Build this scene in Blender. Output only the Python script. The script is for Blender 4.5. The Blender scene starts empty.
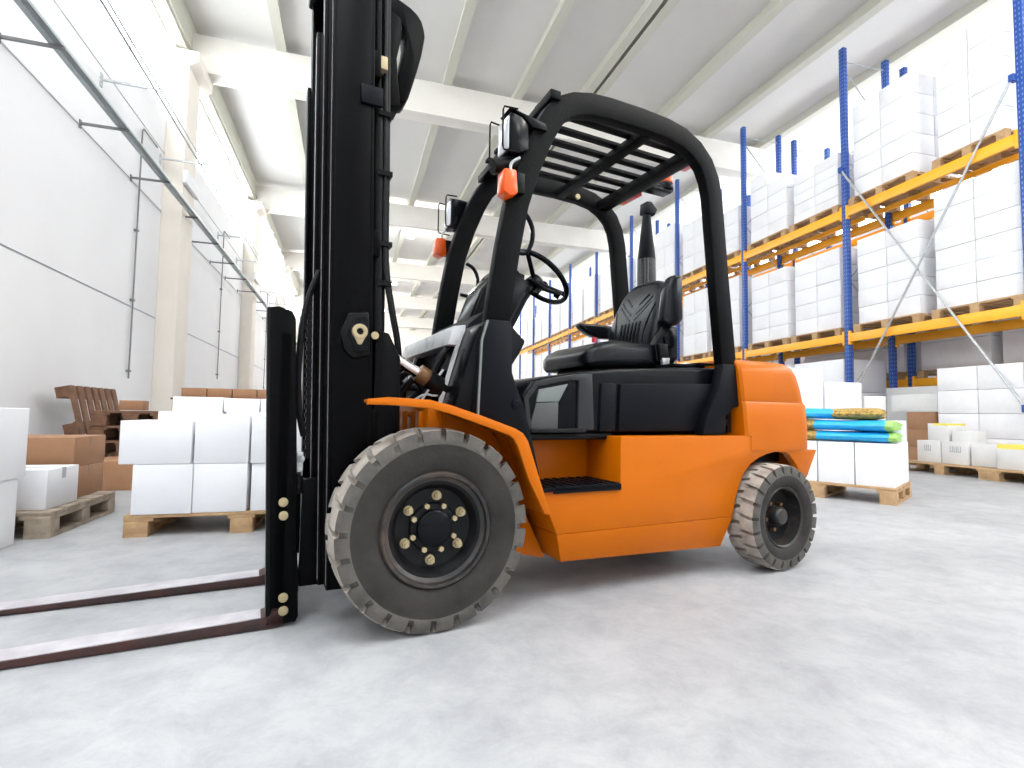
import bpy, bmesh, math, random
from mathutils import Vector, Matrix
random.seed(7)
C = bpy.context.scene.collection
R = math.radians
PI = math.pi

# ------------------------------------------------------------------ materials
def mat(name, col, rough=0.5, metal=0.0, noise=None, bump=None, coat=0.0, spec=0.5, wear=None):
    m = bpy.data.materials.new(name); m.use_nodes = True
    nt = m.node_tree; b = nt.nodes['Principled BSDF']
    b.inputs['Base Color'].default_value = (*col, 1)
    b.inputs['Roughness'].default_value = rough
    b.inputs['Metallic'].default_value = metal
    b.inputs['Specular IOR Level'].default_value = spec
    b.inputs['Coat Weight'].default_value = coat
    b.inputs['Coat Roughness'].default_value = 0.08
    tc = None
    def coord():
        return nt.nodes.new('ShaderNodeTexCoord').outputs['Object']
    if noise:
        sc, col2, lo, hi = noise
        n = nt.nodes.new('ShaderNodeTexNoise'); n.inputs['Scale'].default_value = sc
        n.inputs['Detail'].default_value = 8; n.inputs['Roughness'].default_value = 0.6
        nt.links.new(coord(), n.inputs['Vector'])
        r = nt.nodes.new('ShaderNodeValToRGB')
        r.color_ramp.elements[0].position = lo; r.color_ramp.elements[0].color = (*col, 1)
        r.color_ramp.elements[1].position = hi; r.color_ramp.elements[1].color = (*col2, 1)
        nt.links.new(n.outputs['Fac'], r.inputs['Fac'])
        nt.links.new(r.outputs['Color'], b.inputs['Base Color'])
    if bump:
        sc, st = bump
        n = nt.nodes.new('ShaderNodeTexNoise'); n.inputs['Scale'].default_value = sc
        n.inputs['Detail'].default_value = 6
        nt.links.new(coord(), n.inputs['Vector'])
        bp = nt.nodes.new('ShaderNodeBump'); bp.inputs['Strength'].default_value = st
        bp.inputs['Distance'].default_value = 0.01
        nt.links.new(n.outputs['Fac'], bp.inputs['Height'])
        nt.links.new(bp.outputs['Normal'], b.inputs['Normal'])
    return m

M = {}
M['orange'] = mat('orange_paint', (0.53, 0.124, 0.0004), 0.36, coat=0.06, spec=.15, noise=(3, (0.49, 0.114, 0.0004), .35, .7))
M['black'] = mat('black_paint', (0.003, 0.003, 0.0035), 0.38, spec=0.15)
M['mastblack'] = mat('mast_black', (0.001, 0.001, 0.0014), 0.4, spec=0.07)
M['guard'] = mat('guard_satin_black', (0.003, 0.003, 0.0034), 0.5, bump=(90, 0.15), spec=0.08)
M['plastic'] = mat('black_plastic', (0.0025, 0.003, 0.0045), 0.25, spec=0.14)
M['dkplastic'] = mat('dark_plastic', (0.0045, 0.0055, 0.008), 0.42, spec=0.1)
M['vinyl'] = mat('seat_vinyl', (0.004, 0.0055, 0.008), 0.27, bump=(160, 0.1), spec=.3)
M['rubber'] = mat('tyre_rubber', (0.040, 0.035, 0.032), 0.75, spec=.25, noise=(7, (0.022, 0.020, 0.019), .35, .65), bump=(60, .2))
M['tread'] = mat('dusty_tread_rubber', (0.40, 0.355, 0.31), 0.85, noise=(9, (0.17, 0.15, 0.13), .4, .7), bump=(60, .3))
M['shoulder'] = mat('worn_shoulder_rubber', (0.10, 0.090, 0.080), 0.8, noise=(10, (0.05, 0.045, 0.041), .4, .7), bump=(60, .3))
M['rim'] = mat('rim_black', (0.004, 0.004, 0.005), 0.4, spec=.2, noise=(12, (0.018, 0.013, 0.01), .6, .85))
M['rimlip'] = mat('rim_lip', (0.016, 0.015, 0.015), 0.38, noise=(8, (0.075, 0.05, 0.035), .5, .75))
M['brass'] = mat('zinc_bolts', (0.42, 0.34, 0.20), 0.42, 0.35)
M['gland'] = mat('brown_gland', (0.17, 0.085, 0.035), 0.4, 0.4)
M['steel'] = mat('bright_steel', (0.55, 0.56, 0.58), 0.3, 0.8)
M['chrome'] = mat('chrome_rod', (0.75, 0.72, 0.70), 0.15, 1.0)
M['edge'] = mat('rail_highlight_grey', (0.30, 0.27, 0.30), 0.35, 0.6)  # pale tone standing in for the highlights on the mast rail edges
M['fork'] = mat('rusty_fork_steel', (0.055, 0.020, 0.016), 0.55, 0.2, noise=(9, (0.030, 0.018, 0.018), .4, .65))
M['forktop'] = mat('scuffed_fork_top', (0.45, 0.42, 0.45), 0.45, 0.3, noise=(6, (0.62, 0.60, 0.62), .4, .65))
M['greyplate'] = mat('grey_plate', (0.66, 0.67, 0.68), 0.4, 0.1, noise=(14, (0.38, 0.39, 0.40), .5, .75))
M['framegrey'] = mat('frame_plastic', (0.018, 0.02, 0.022), 0.3, spec=.35)
M['panelgrey'] = mat('grey_cover', (0.055, 0.058, 0.058), 0.45)
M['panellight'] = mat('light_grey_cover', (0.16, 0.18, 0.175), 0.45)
M['amber'] = mat('amber_plastic', (0.80, 0.095, 0.002), 0.3, coat=.3)
M['red'] = mat('red_plastic', (0.62, 0.03, 0.045), 0.3, coat=.3)
M['lens'] = mat('lamp_lens', (0.78, 0.80, 0.84), 0.12, 0.1, coat=.5)
M['rubberhose'] = mat('hose_rubber', (0.005, 0.005, 0.006), 0.45, spec=.2)
M['white'] = mat('white_carton', (0.86, 0.86, 0.88), 0.7, noise=(3, (0.82, 0.82, 0.85), .35, .7))
M['white2'] = mat('white_carton_print', (0.84, 0.83, 0.85), 0.7, noise=(5, (0.78, 0.77, 0.80), .4, .7))
M['greycarton'] = mat('grey_white_carton', (0.72, 0.71, 0.70), 0.7, noise=(4, (0.66, 0.65, 0.64), .4, .7))
M['brown'] = mat('brown_carton', (0.36, 0.19, 0.10), 0.75, noise=(4, (0.31, 0.155, 0.08), .4, .7))
M['seam'] = mat('grey_carton_seam', (0.50, 0.50, 0.54), 0.7)
M['tape'] = mat('brown_tape', (0.27, 0.14, 0.07), 0.4)
M['ytape'] = mat('yellow_tape', (0.85, 0.72, 0.12), 0.5)
M['ink'] = mat('grey_print', (0.22, 0.23, 0.26), 0.7)
M['pallet'] = mat('pallet_wood', (0.52, 0.34, 0.18), 0.8, noise=(14, (0.40, 0.24, 0.12), .35, .7), bump=(40, .4))
M['greypallet'] = mat('weathered_pallet_wood', (0.42, 0.35, 0.27), 0.85, noise=(12, (0.26, 0.20, 0.15), .35, .7), bump=(40, .4))
M['darkpallet'] = mat('brown_pallet_wood', (0.20, 0.10, 0.055), 0.85, noise=(12, (0.11, 0.055, 0.032), .35, .7), bump=(40, .4))
M['blue'] = mat('rack_blue', (0.018, 0.075, 0.33), 0.45)
M['beam'] = mat('rack_orange', (1.0, 0.44, 0.02), 0.4)
M['galv'] = mat('galvanised', (0.55, 0.57, 0.58), 0.4, 0.5, noise=(30, (0.42, 0.44, 0.46), .4, .6))
M['tray'] = mat('tray_galvanised', (0.48, 0.55, 0.56), 0.45, 0.4, noise=(60, (0.55, 0.60, 0.62), .45, .6))
M['bracket'] = mat('bracket_steel', (0.20, 0.20, 0.20), 0.5, 0.4)
M['column'] = mat('cream_concrete', (0.80, 0.745, 0.67), 0.8, noise=(2, (0.76, 0.70, 0.63), .35, .7))
M['rafter'] = mat('cream_rafter', (0.80, 0.765, 0.71), 0.8, noise=(1.5, (0.75, 0.71, 0.65), .35, .7))
M['purlin'] = mat('greenish_purlin', (0.58, 0.57, 0.49), 0.7)
M['ceil'] = mat('ceiling_panel', (0.74, 0.725, 0.70), 0.8, noise=(0.5, (0.69, 0.67, 0.65), .35, .7))
M['frame'] = mat('window_frame', (0.80, 0.80, 0.80), 0.5)
M['coverw'] = mat('cover_white', (0.82, 0.82, 0.84), 0.5)
M['bagblue'] = mat('bag_blue', (0.02, 0.40, 0.78), 0.4, bump=(20, .5))
M['baggold'] = mat('bag_gold', (0.50, 0.32, 0.07), 0.6, noise=(40, (0.20, 0.12, 0.03), .45, .6), bump=(40, .8))
M['baggreen'] = mat('bag_green', (0.35, 0.62, 0.15), 0.5)
M['wallfar'] = mat('far_wall', (0.82, 0.78, 0.72), 0.8)

def wall_material():
    m = bpy.data.materials.new('wall_panels'); m.use_nodes = True
    nt = m.node_tree; b = nt.nodes['Principled BSDF']; b.inputs['Roughness'].default_value = 0.75
    tc = nt.nodes.new('ShaderNodeTexCoord'); n = nt.nodes.new('ShaderNodeTexNoise')
    n.inputs['Scale'].default_value = 0.8; n.inputs['Detail'].default_value = 6
    nt.links.new(tc.outputs['Object'], n.inputs['Vector'])
    r = nt.nodes.new('ShaderNodeValToRGB')
    r.color_ramp.elements[0].position = .3; r.color_ramp.elements[0].color = (.77, .765, .775, 1)
    r.color_ramp.elements[1].position = .7; r.color_ramp.elements[1].color = (.82, .815, .825, 1)
    nt.links.new(n.outputs['Fac'], r.inputs['Fac'])
    nt.links.new(r.outputs['Color'], b.inputs['Base Color'])
    return m
M['wall'] = wall_material()

def floor_material():
    m = bpy.data.materials.new('polished_concrete'); m.use_nodes = True
    nt = m.node_tree; b = nt.nodes['Principled BSDF']
    tc = nt.nodes.new('ShaderNodeTexCoord')
    def noise(s, d=8, ro=.6, dist=0):
        n = nt.nodes.new('ShaderNodeTexNoise'); n.inputs['Scale'].default_value = s
        n.inputs['Detail'].default_value = d; n.inputs['Roughness'].default_value = ro
        n.inputs['Distortion'].default_value = dist
        nt.links.new(tc.outputs['Object'], n.inputs['Vector']); return n
    n1 = noise(0.9, 12, .66, .6); n2 = noise(5, 14, .78, .3)
    r = nt.nodes.new('ShaderNodeValToRGB')
    e = r.color_ramp.elements
    e[0].position = .30; e[0].color = (.335, .34, .35, 1)
    e[1].position = .70; e[1].color = (.48, .475, .48, 1)
    nt.links.new(n1.outputs['Fac'], r.inputs['Fac'])
    r2 = nt.nodes.new('ShaderNodeValToRGB')
    r2.color_ramp.elements[0].position = .38; r2.color_ramp.elements[0].color = (.80, .80, .82, 1)
    r2.color_ramp.elements[1].position = .58; r2.color_ramp.elements[1].color = (1, 1, 1, 1)
    nt.links.new(n2.outputs['Fac'], r2.inputs['Fac'])
    mx = nt.nodes.new('ShaderNodeMix'); mx.data_type = 'RGBA'; mx.blend_type = 'MULTIPLY'
    mx.inputs['Factor'].default_value = 1
    nt.links.new(r.outputs['Color'], mx.inputs['A']); nt.links.new(r2.outputs['Color'], mx.inputs['B'])
    nt.links.new(mx.outputs['Result'], b.inputs['Base Color'])
    mr = nt.nodes.new('ShaderNodeMapRange')
    mr.inputs['To Min'].default_value = .34; mr.inputs['To Max'].default_value = .58; b.inputs['Specular IOR Level'].default_value = .35
    nt.links.new(n1.outputs['Fac'], mr.inputs['Value'])
    nt.links.new(mr.outputs['Result'], b.inputs['Roughness'])
    bp = nt.nodes.new('ShaderNodeBump'); bp.inputs['Strength'].default_value = .08
    bp.inputs['Distance'].default_value = .01
    nt.links.new(n2.outputs['Fac'], bp.inputs['Height']); nt.links.new(bp.outputs['Normal'], b.inputs['Normal'])
    return m
M['floor'] = floor_material()

def post_material():
    # blue rack upright with two rows of pale punched slots on each face
    m = bpy.data.materials.new('punched_blue_upright'); m.use_nodes = True
    nt = m.node_tree; b = nt.nodes['Principled BSDF']; b.inputs['Roughness'].default_value = .45
    tc = nt.nodes.new('ShaderNodeTexCoord'); s = nt.nodes.new('ShaderNodeSeparateXYZ')
    nt.links.new(tc.outputs['Object'], s.inputs[0])
    def mth(op, a, bb=None):
        n = nt.nodes.new('ShaderNodeMath'); n.operation = op
        for i, v in enumerate((a, bb)):
            if v is None: continue
            if isinstance(v, (int, float)): n.inputs[i].default_value = v
            else: nt.links.new(v, n.inputs[i])
        return n.outputs[0]
    fz = mth('FRACT', mth('MULTIPLY', s.outputs['Z'], 1 / 0.075))
    gz = mth('LESS_THAN', fz, 0.42)
    def row(a):
        return mth('LESS_THAN', mth('ABSOLUTE', mth('SUBTRACT', mth('ABSOLUTE', a), 0.022)), 0.008)
    g = mth('MULTIPLY', gz, mth('MAXIMUM', row(s.outputs['X']), row(s.outputs['Y'])))
    mx = nt.nodes.new('ShaderNodeMix'); mx.data_type = 'RGBA'
    mx.inputs['A'].default_value = (.018, .075, .33, 1); mx.inputs['B'].default_value = (.16, .25, .55, 1)
    nt.links.new(g, mx.inputs['Factor']); nt.links.new(mx.outputs['Result'], b.inputs['Base Color'])
    return m
M['post'] = post_material()

def mesh_perf():
    # perforated heat shield: pale dots on dark steel
    m = bpy.data.materials.new('perforated_shield'); m.use_nodes = True
    nt = m.node_tree; b = nt.nodes['Principled BSDF']; b.inputs['Roughness'].default_value = .5
    tc = nt.nodes.new('ShaderNodeTexCoord'); v = nt.nodes.new('ShaderNodeTexVoronoi')
    v.inputs['Scale'].default_value = 70; v.inputs['Randomness'].default_value = .15
    nt.links.new(tc.outputs['Object'], v.inputs['Vector'])
    r = nt.nodes.new('ShaderNodeValToRGB'); r.color_ramp.interpolation = 'CONSTANT'
    r.color_ramp.elements[0].color = (.16, .17, .18, 1); r.color_ramp.elements[1].position = .36
    r.color_ramp.elements[1].color = (.02, .02, .022, 1)
    nt.links.new(v.outputs['Distance'], r.inputs['Fac']); nt.links.new(r.outputs['Color'], b.inputs['Base Color'])
    return m
M['perf'] = mesh_perf()

def glass_material():
    m = bpy.data.materials.new('window_glass'); m.use_nodes = True
    nt = m.node_tree; nt.nodes.remove(nt.nodes['Principled BSDF'])
    o = nt.nodes['Material Output']; t = nt.nodes.new('ShaderNodeBsdfTransparent')
    t.inputs['Color'].default_value = (.95, .97, .98, 1)
    g = nt.nodes.new('ShaderNodeBsdfGlossy'); g.inputs['Roughness'].default_value = .05
    x = nt.nodes.new('ShaderNodeMixShader'); x.inputs[0].default_value = .06
    nt.links.new(t.outputs[0], x.inputs[1]); nt.links.new(g.outputs[0], x.inputs[2])
    nt.links.new(x.outputs[0], o.inputs[0]); return m
M['glass'] = glass_material()

def emit(name, col, s):
    m = bpy.data.materials.new(name); m.use_nodes = True
    b = m.node_tree.nodes['Principled BSDF']
    b.inputs['Emission Color'].default_value = (*col, 1); b.inputs['Emission Strength'].default_value = s
    return m
M['lampglow'] = emit('lamp_glow', (1, .98, .94), 6)

# ------------------------------------------------------------------ mesh helpers
def box(bm, x0, x1, y0, y1, z0, z1):
    v = [bm.verts.new((x, y, z)) for z in (z0, z1) for y in (y0, y1) for x in (x0, x1)]
    for f in ((0, 1, 3, 2), (4, 6, 7, 5), (0, 4, 5, 1), (2, 3, 7, 6), (0, 2, 6, 4), (1, 5, 7, 3)):
        bm.faces.new([v[i] for i in f])
    return v
def prism(bm, pts, y0, y1, mp=None):
    """polygon in (x,z) extruded along y"""
    a = [bm.verts.new((p[0], y0, p[1])) for p in pts]; b = [bm.verts.new((p[0], y1, p[1])) for p in pts]
    bm.faces.new(a); bm.faces.new(list(reversed(b)))
    n = len(pts)
    for i in range(n):
        bm.faces.new((a[i], b[i], b[(i + 1) % n], a[(i + 1) % n]))
    return a + b
def cyl(bm, p0, p1, r, seg=16, r2=None):
    p0 = Vector(p0); p1 = Vector(p1); d = p1 - p0; L = d.length
    q = d.to_track_quat('Z', 'Y').to_matrix().to_4x4()
    mtx = Matrix.Translation((p0 + p1) / 2) @ q
    bmesh.ops.create_cone(bm, cap_ends=True, segments=seg, radius1=r, radius2=r if r2 is None else r2, depth=L, matrix=mtx)
def smooth_path(pts, n=6):
    """Catmull-Rom through points"""
    P = [Vector(p) for p in pts]; P = [P[0] * 2 - P[1]] + P + [P[-1] * 2 - P[-2]]
    out = []
    for i in range(1, len(P) - 2):
        a, b, c, d = P[i - 1:i + 3]
        for k in range(n):
            t = k / n
            out.append(.5 * ((2 * b) + (c - a) * t + (2 * a - 5 * b + 4 * c - d) * t * t + (3 * b - a - 3 * c + d) * t ** 3))
    out.append(P[-2]); return out
def tube(bm, pts, r, seg=10, smooth=True, n=6):
    P = smooth_path(pts, n) if smooth and len(pts) > 2 else [Vector(p) for p in pts]
    rings = []; ref = None
    for i, p in enumerate(P):
        t = (P[min(i + 1, len(P) - 1)] - P[max(i - 1, 0)]).normalized()
        if ref is None:
            ref = Vector((0, 0, 1)) if abs(t.z) < .9 else Vector((1, 0, 0))
        u = (ref - t * ref.dot(t)).normalized(); w = t.cross(u); ref = u
        rings.append([bm.verts.new(p + (u * math.cos(2 * PI * k / seg) + w * math.sin(2 * PI * k / seg)) * r) for k in range(seg)])
    for a, b in zip(rings, rings[1:]):
        for k in range(seg): bm.faces.new((a[k], a[(k + 1) % seg], b[(k + 1) % seg], b[k]))
    bm.faces.new(list(reversed(rings[0]))); bm.faces.new(rings[-1])
def bar(bm, path, y0, y1, th):
    """rectangular bar: path in (x,z), thickness th in plane (scalar), width y0..y1"""
    n = len(path); L = []; Rr = []
    for i, p in enumerate(path):
        a = Vector(path[max(i - 1, 0)]); b = Vector(path[min(i + 1, n - 1)]); t = (b - a).normalized()
        nn = Vector((-t.y, t.x)); p = Vector(p); L.append(p + nn * th / 2); Rr.append(p - nn * th / 2)
    rings = [[bm.verts.new((l.x, y0, l.y)), bm.verts.new((l.x, y1, l.y)), bm.verts.new((r.x, y1, r.y)), bm.verts.new((r.x, y0, r.y))] for l, r in zip(L, Rr)]
    for a, b in zip(rings, rings[1:]):
        for k in range(4): bm.faces.new((a[k], a[(k + 1) % 4], b[(k + 1) % 4], b[k]))
    bm.faces.new(list(reversed(rings[0]))); bm.faces.new(rings[-1])
def lathe(bm, prof, cx, cz, seg=64, mats=None, close=False):
    """profile of (r, y) spun about a y-axis through (cx, cz)"""
    rings = []
    for k in range(seg):
        a = 2 * PI * k / seg
        rings.append([bm.verts.new((cx + r * math.cos(a), y, cz + r * math.sin(a))) for r, y in prof])
    n = len(prof)
    for k in range(seg):
        A = rings[k]; B = rings[(k + 1) % seg]
        for i in range(n if close else n - 1):
            f = bm.faces.new((A[i], B[i], B[(i + 1) % n], A[(i + 1) % n]))
            if mats: f.material_index = mats[i]
def loft(bm, sections):
    rings = [[bm.verts.new(p) for p in s] for s in sections]; n = len(rings[0])
    for a, b in zip(rings, rings[1:]):
        for k in range(n): bm.faces.new((a[k], a[(k + 1) % n], b[(k + 1) % n], b[k]))
    bm.faces.new(list(reversed(rings[0]))); bm.faces.new(rings[-1])

def finish(bm, bevel=0.0, angle=35, seg=2):
    bmesh.ops.remove_doubles(bm, verts=bm.verts, dist=1e-5)
    bmesh.ops.recalc_face_normals(bm, faces=bm.faces)
    if bevel:
        es = [e for e in bm.edges if len(e.link_faces) == 2 and e.calc_face_angle(0) > R(angle)]
        bmesh.ops.bevel(bm, geom=es, offset=bevel, segments=seg, profile=.5, affect='EDGES', clamp_overlap=True)
    for f in bm.faces: f.smooth = True
    for e in bm.edges:
        e.smooth = not (len(e.link_faces) == 2 and e.calc_face_angle(0) > R(38))
def obj(name, bm, m, parent=None, bevel=0.0, loc=None, rotz=0.0, angle=35, seg=2, label=None):
    finish(bm, bevel, angle, seg)
    me = bpy.data.meshes.new(name); bm.to_mesh(me); bm.free()
    for k in (m if isinstance(m, (list, tuple)) else [m]):
        me.materials.append(M[k] if isinstance(k, str) else k)
    o = bpy.data.objects.new(name, me); C.objects.link(o)
    if parent: o.parent = parent
    if loc is not None: o.location = loc
    o.rotation_euler.z = rotz
    if label: o['label'] = label
    return o
def B(): return bmesh.new()
def tag(o, label, cat, group=None, kind=None):
    o['label'] = label; o['category'] = cat
    if group: o['group'] = group
    if kind: o['kind'] = kind
    return o
def empty(name, loc, rotz, label, cat, group=None):
    o = bpy.data.objects.new(name, None); C.objects.link(o); o.location = loc; o.rotation_euler.z = rotz
    o.empty_display_size = .1
    return tag(o, label, cat, group)
def struct(name, bm, m, bevel=0.0, label=None):
    o = obj(name, bm, m, bevel=bevel); o['kind'] = 'structure'
    if label: o['label'] = label
    return o
def children(o): return [c for c in bpy.data.objects if c.parent == o]
def dup(o, loc, rotz=0.0, label=None, group=None):
    r = o.copy(); C.objects.link(r); r.location = loc; r.rotation_euler.z = rotz
    if label: r['label'] = label
    if group: r['group'] = group
    for ch in children(o):
        c = ch.copy(); C.objects.link(c); c.parent = r
        for g in children(ch):
            d = g.copy(); C.objects.link(d); d.parent = c
    return r

# ------------------------------------------------------------------ camera
cam = bpy.data.cameras.new('camera'); co = bpy.data.objects.new('camera', cam); C.objects.link(co)
cam.sensor_width = 36; cam.lens = 36 * 520 / 1024; cam.clip_start = .05; cam.clip_end = 300
W = [[0.9548318018995059, 0.03160793644345619, 0.2954609423174729],
     [-0.29674880329653247, 0.049983650656371156, 0.9536465710152466],
     [0.01537458368277105, -0.9982497548313488, 0.057105596536006754]]
mw = Matrix(((W[0][0], -W[0][1], -W[0][2], 0), (W[1][0], -W[1][1], -W[1][2], 0), (W[2][0], -W[2][1], -W[2][2], .73), (0, 0, 0, 1)))
co.matrix_world = mw
bpy.context.scene.camera = co

# ------------------------------------------------------------------ the hall
XL, XR, Y0, Y1, ZC = -3.3, 13.2, -9.0, 46.5, 8.2
bm = B(); box(bm, XL - .4, XR + .4, Y0, Y1 + .3, -.2, 0); struct('floor', bm, 'floor')
# roof with added rooflights out of view, put in to brighten the foreground
SK = [(-2.2, 1.0), (3.6, 6.0)]; SY0, SY1 = -4.0, 1.0
LX0, LX1, LY0, LY1 = -3.0, -.8, 1.6, 6.4
bm = B(); box(bm, XL - .4, XR + .4, LY1, Y1 + .3, ZC, ZC + .15); box(bm, XL - .4, XR + .4, SY1, LY0, ZC, ZC + .15); box(bm, XL - .4, LX0, LY0, LY1, ZC, ZC + .15); box(bm, LX1, XR + .4, LY0, LY1, ZC, ZC + .15); box(bm, XL - .4, XR + .4, Y0 - .2, SY0, ZC, ZC + .15)
xx = XL - .4
for a, b in SK: box(bm, xx, a, SY0, SY1, ZC, ZC + .15); xx = b
box(bm, xx, XR + .4, SY0, SY1, ZC, ZC + .15)
struct('ceiling', bm, 'ceil')
for i, (a, b) in enumerate(SK):
    bm = B(); box(bm, a, a + .06, SY0, SY1, ZC - .02, ZC + .25); box(bm, b - .06, b, SY0, SY1, ZC - .02, ZC + .25); box(bm, a + .06, b - .06, SY0, SY0 + .06, ZC - .02, ZC + .25); box(bm, a + .06, b - .06, SY1 - .06, SY1, ZC - .02, ZC + .25)
    f = struct('window_%d' % (20 + i), bm, 'frame')  # added rooflight, unseen; lets extra daylight onto floor and truck
    bm = B(); box(bm, a + .06, b - .06, SY0 + .06, SY1 - .06, ZC + .16, ZC + .17); obj('pane', bm, 'glass', f)
bm = B(); box(bm, LX0, LX0 + .06, LY0, LY1, ZC - .02, ZC + .25); box(bm, LX1 - .06, LX1, LY0, LY1, ZC - .02, ZC + .25); box(bm, LX0 + .06, LX1 - .06, LY0, LY0 + .06, ZC - .02, ZC + .25); box(bm, LX0 + .06, LX1 - .06, LY1 - .06, LY1, ZC - .02, ZC + .25)
f = struct('window_25', bm, 'frame')  # unseen rooflight added to brighten the floor by the left wall
bm = B(); box(bm, LX0 + .06, LX1 - .06, LY0 + .06, LY1 - .06, ZC + .16, ZC + .17); obj('pane', bm, 'glass', f)
DX0, DX1, DZ = -2.6, 1.0, 4.2
bm = B(); box(bm, XL - .2, XR + .2, Y0 - .2, Y0, 0, ZC); struct('wall_front', bm, 'wall')
# left wall in three courses of precast panels with open joints
bm = B()
for z0, z1 in ((0, 2.285), (2.31, 4.19), (4.215, 5.24), (5.265, 5.9)):
    box(bm, XL - .22, XL, Y0, Y1, z0, z1)
struct('wall_left', bm, 'wall')
bm = B(); box(bm, XL - .24, XL - .02, Y0, Y1, 2.28, 2.32); box(bm, XL - .24, XL - .02, Y0, Y1, 4.18, 4.22); box(bm, XL - .24, XL - .02, Y0, Y1, 5.235, 5.27)
struct('trim_1', bm, 'seam')
bm = B(); box(bm, XR, XR + .2, Y0, Y1, 0, 5.9); box(bm, XR, XR + .2, Y0, Y1, 7.9, ZC); struct('wall_right', bm, 'wall')
bm = B(); box(bm, XR + .05, XR + .13, Y0, Y1, 5.9, 5.97); box(bm, XR + .05, XR + .13, Y0, Y1, 7.83, 7.9)
for k in range(33):
    yy = Y0 + (Y1 - Y0) * k / 32; box(bm, XR + .06, XR + .12, yy - .03, yy + .03, 5.97, 7.83)
f = struct('window_30', bm, 'frame'); bm = B(); box(bm, XR + .09, XR + .10, Y0, Y1, 5.97, 7.83); obj('pane', bm, 'glass', f)
bm = B(); box(bm, XL - .2, XR + .2, Y1, Y1 + .2, 0, ZC); struct('wall_back', bm, 'wallfar')
bm = B(); box(bm, XL - .22, XL + .16, Y0, Y1, 7.48, ZC); box(bm, XL + .16, XL + .2, Y0, Y1, 7.55, 7.62); struct('trim_2', bm, 'purlin', label='greenish grey eaves beam along the top of the left wall')
RY = [3.85, 11.1, 18.2, 25.5, 32.8, 40.1]
nt_ = 3
for i, y in enumerate(RY):
    bm = B(); box(bm, XL, XR, y, y + .32, 7.28, 8.0); box(bm, XL, XR, y - .03, y + .35, 7.24, 7.28)
    struct('trim_%d' % nt_, bm, 'rafter', .01); nt_ += 1
    bm = B(); box(bm, XL, -2.98, y - .66, y + .02, 0, 6.95)
    prism(bm, [(XL, 6.951), (-2.98, 6.951), (-2.84, 7.05), (-2.84, 7.239), (XL, 7.239)], y - .66, y + .35)
    struct('trim_%d' % nt_, bm, 'column', .012); nt_ += 1
for x in [-1.62, .06, 1.76, 3.4, 4.85, 5.12, 6.98, 8.62, 10.34]:
    bm = B(); box(bm, x, x + .13, Y0, Y1, 8.0, 8.2); box(bm, x - .03, x + .16, Y0, Y1, 7.985, 8.0)
    struct('trim_%d' % nt_, bm, 'purlin'); nt_ += 1
# clerestory windows between the columns
ys = [Y0] + [y - .16 for y in RY] + [Y1]
for i in range(len(ys) - 1):
    a, b = ys[i] + (.0 if i == 0 else .2), ys[i + 1] - .2
    bm = B()
    box(bm, XL - .14, XL - .06, a, b, 5.9, 5.97); box(bm, XL - .14, XL - .06, a, b, 7.42, 7.48)
    n = max(2, round((b - a) / 1.75))
    for k in range(n + 1):
        yy = a + (b - a) * k / n; box(bm, XL - .13, XL - .07, yy - .025, yy + .025, 5.97, 7.42)
    f = struct('window_%d' % (i + 1), bm, 'frame')
    bm = B(); box(bm, XL - .105, XL - .095, a, b, 5.97, 7.42); obj('pane', bm, 'glass', f)
bm = B()
for y in RY: box(bm, XL - .2, XL - .0, y - .4, y + .1, 5.9, 7.48)
struct('trim_%d' % nt_, bm, 'wall'); nt_ += 1

# cable tray on brackets along the left wall
t = empty('cable_tray', (-2.8, 15, 4.22), 0, 'perforated galvanised cable tray on steel brackets along the left wall', 'cable tray')
def loc_parent(o, p):
    o.parent = p; o.location = -p.location; return o
bm = B(); box(bm, -2.90, -2.79, .5, 44, 4.24, 4.246); box(bm, -2.90, -2.896, .5, 44, 4.24, 4.28); box(bm, -2.794, -2.79, .5, 44, 4.24, 4.28)
loc_parent(obj('tray', bm, 'tray'), t)
y = 1.3; br = None
for k in range(24):
    bm = B(); box(bm, XL, -2.78, y - .014, y + .014, 4.212, 4.24); box(bm, XL, XL + .015, y - .02, y + .02, 4.17, 4.27)
    loc_parent(obj('bracket', bm, 'bracket'), t); y += 1.56
t = empty('conduit_run', (-2.7, 15, 5.1), 0, 'pair of thin steel conduits running along the left wall below the windows', 'conduit')
bm = B(); cyl(bm, (-2.70, .5, 5.1), (-2.70, 44, 5.1), .016, 8); cyl(bm, (-2.63, .5, 5.1), (-2.63, 44, 5.1), .012, 8); loc_parent(obj('conduit', bm, 'galv'), t)
y = 1.6
for k in range(10):
    bm = B(); box(bm, XL, -2.6, y - .012, y + .012, 5.06, 5.085); box(bm, XL, XL + .015, y - .03, y + .03, 4.98, 5.16)
    loc_parent(obj('bracket', bm, 'galv'), t); y += 4.15 if k % 2 else 2.25
for i, (y, zt, zb, lab) in enumerate(((9.35, 5.1, 1.18, 'thin grey downpipe with clips on the left wall before the first cream column'),
                                     (14.86, 5.3, 1.5, 'thin grey drop conduit on the left wall between the first two cream columns'),
                                     (22.3, 5.3, 1.5, 'thin grey drop conduit on the left wall beyond the second cream column'))):
    bm = B(); tube(bm, [(XL + .035, y, zb), (XL + .035, y, zt), (XL + .035, y + .05, zt + .05), (XL + .035, y + .65, zt + .05)], .012, 8, smooth=False)
    tt = obj('drop_conduit', bm, 'bracket'); tag(tt, lab, 'conduit', 'conduits dropping down the left wall')
    bm = B()
    for z in (zb + .1, zb + 1.2, zb + 2.3): box(bm, XL + .001, XL + .055, y - .03, y + .03, z, z + .03)
    obj('clip', bm, 'bracket', tt)
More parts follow.
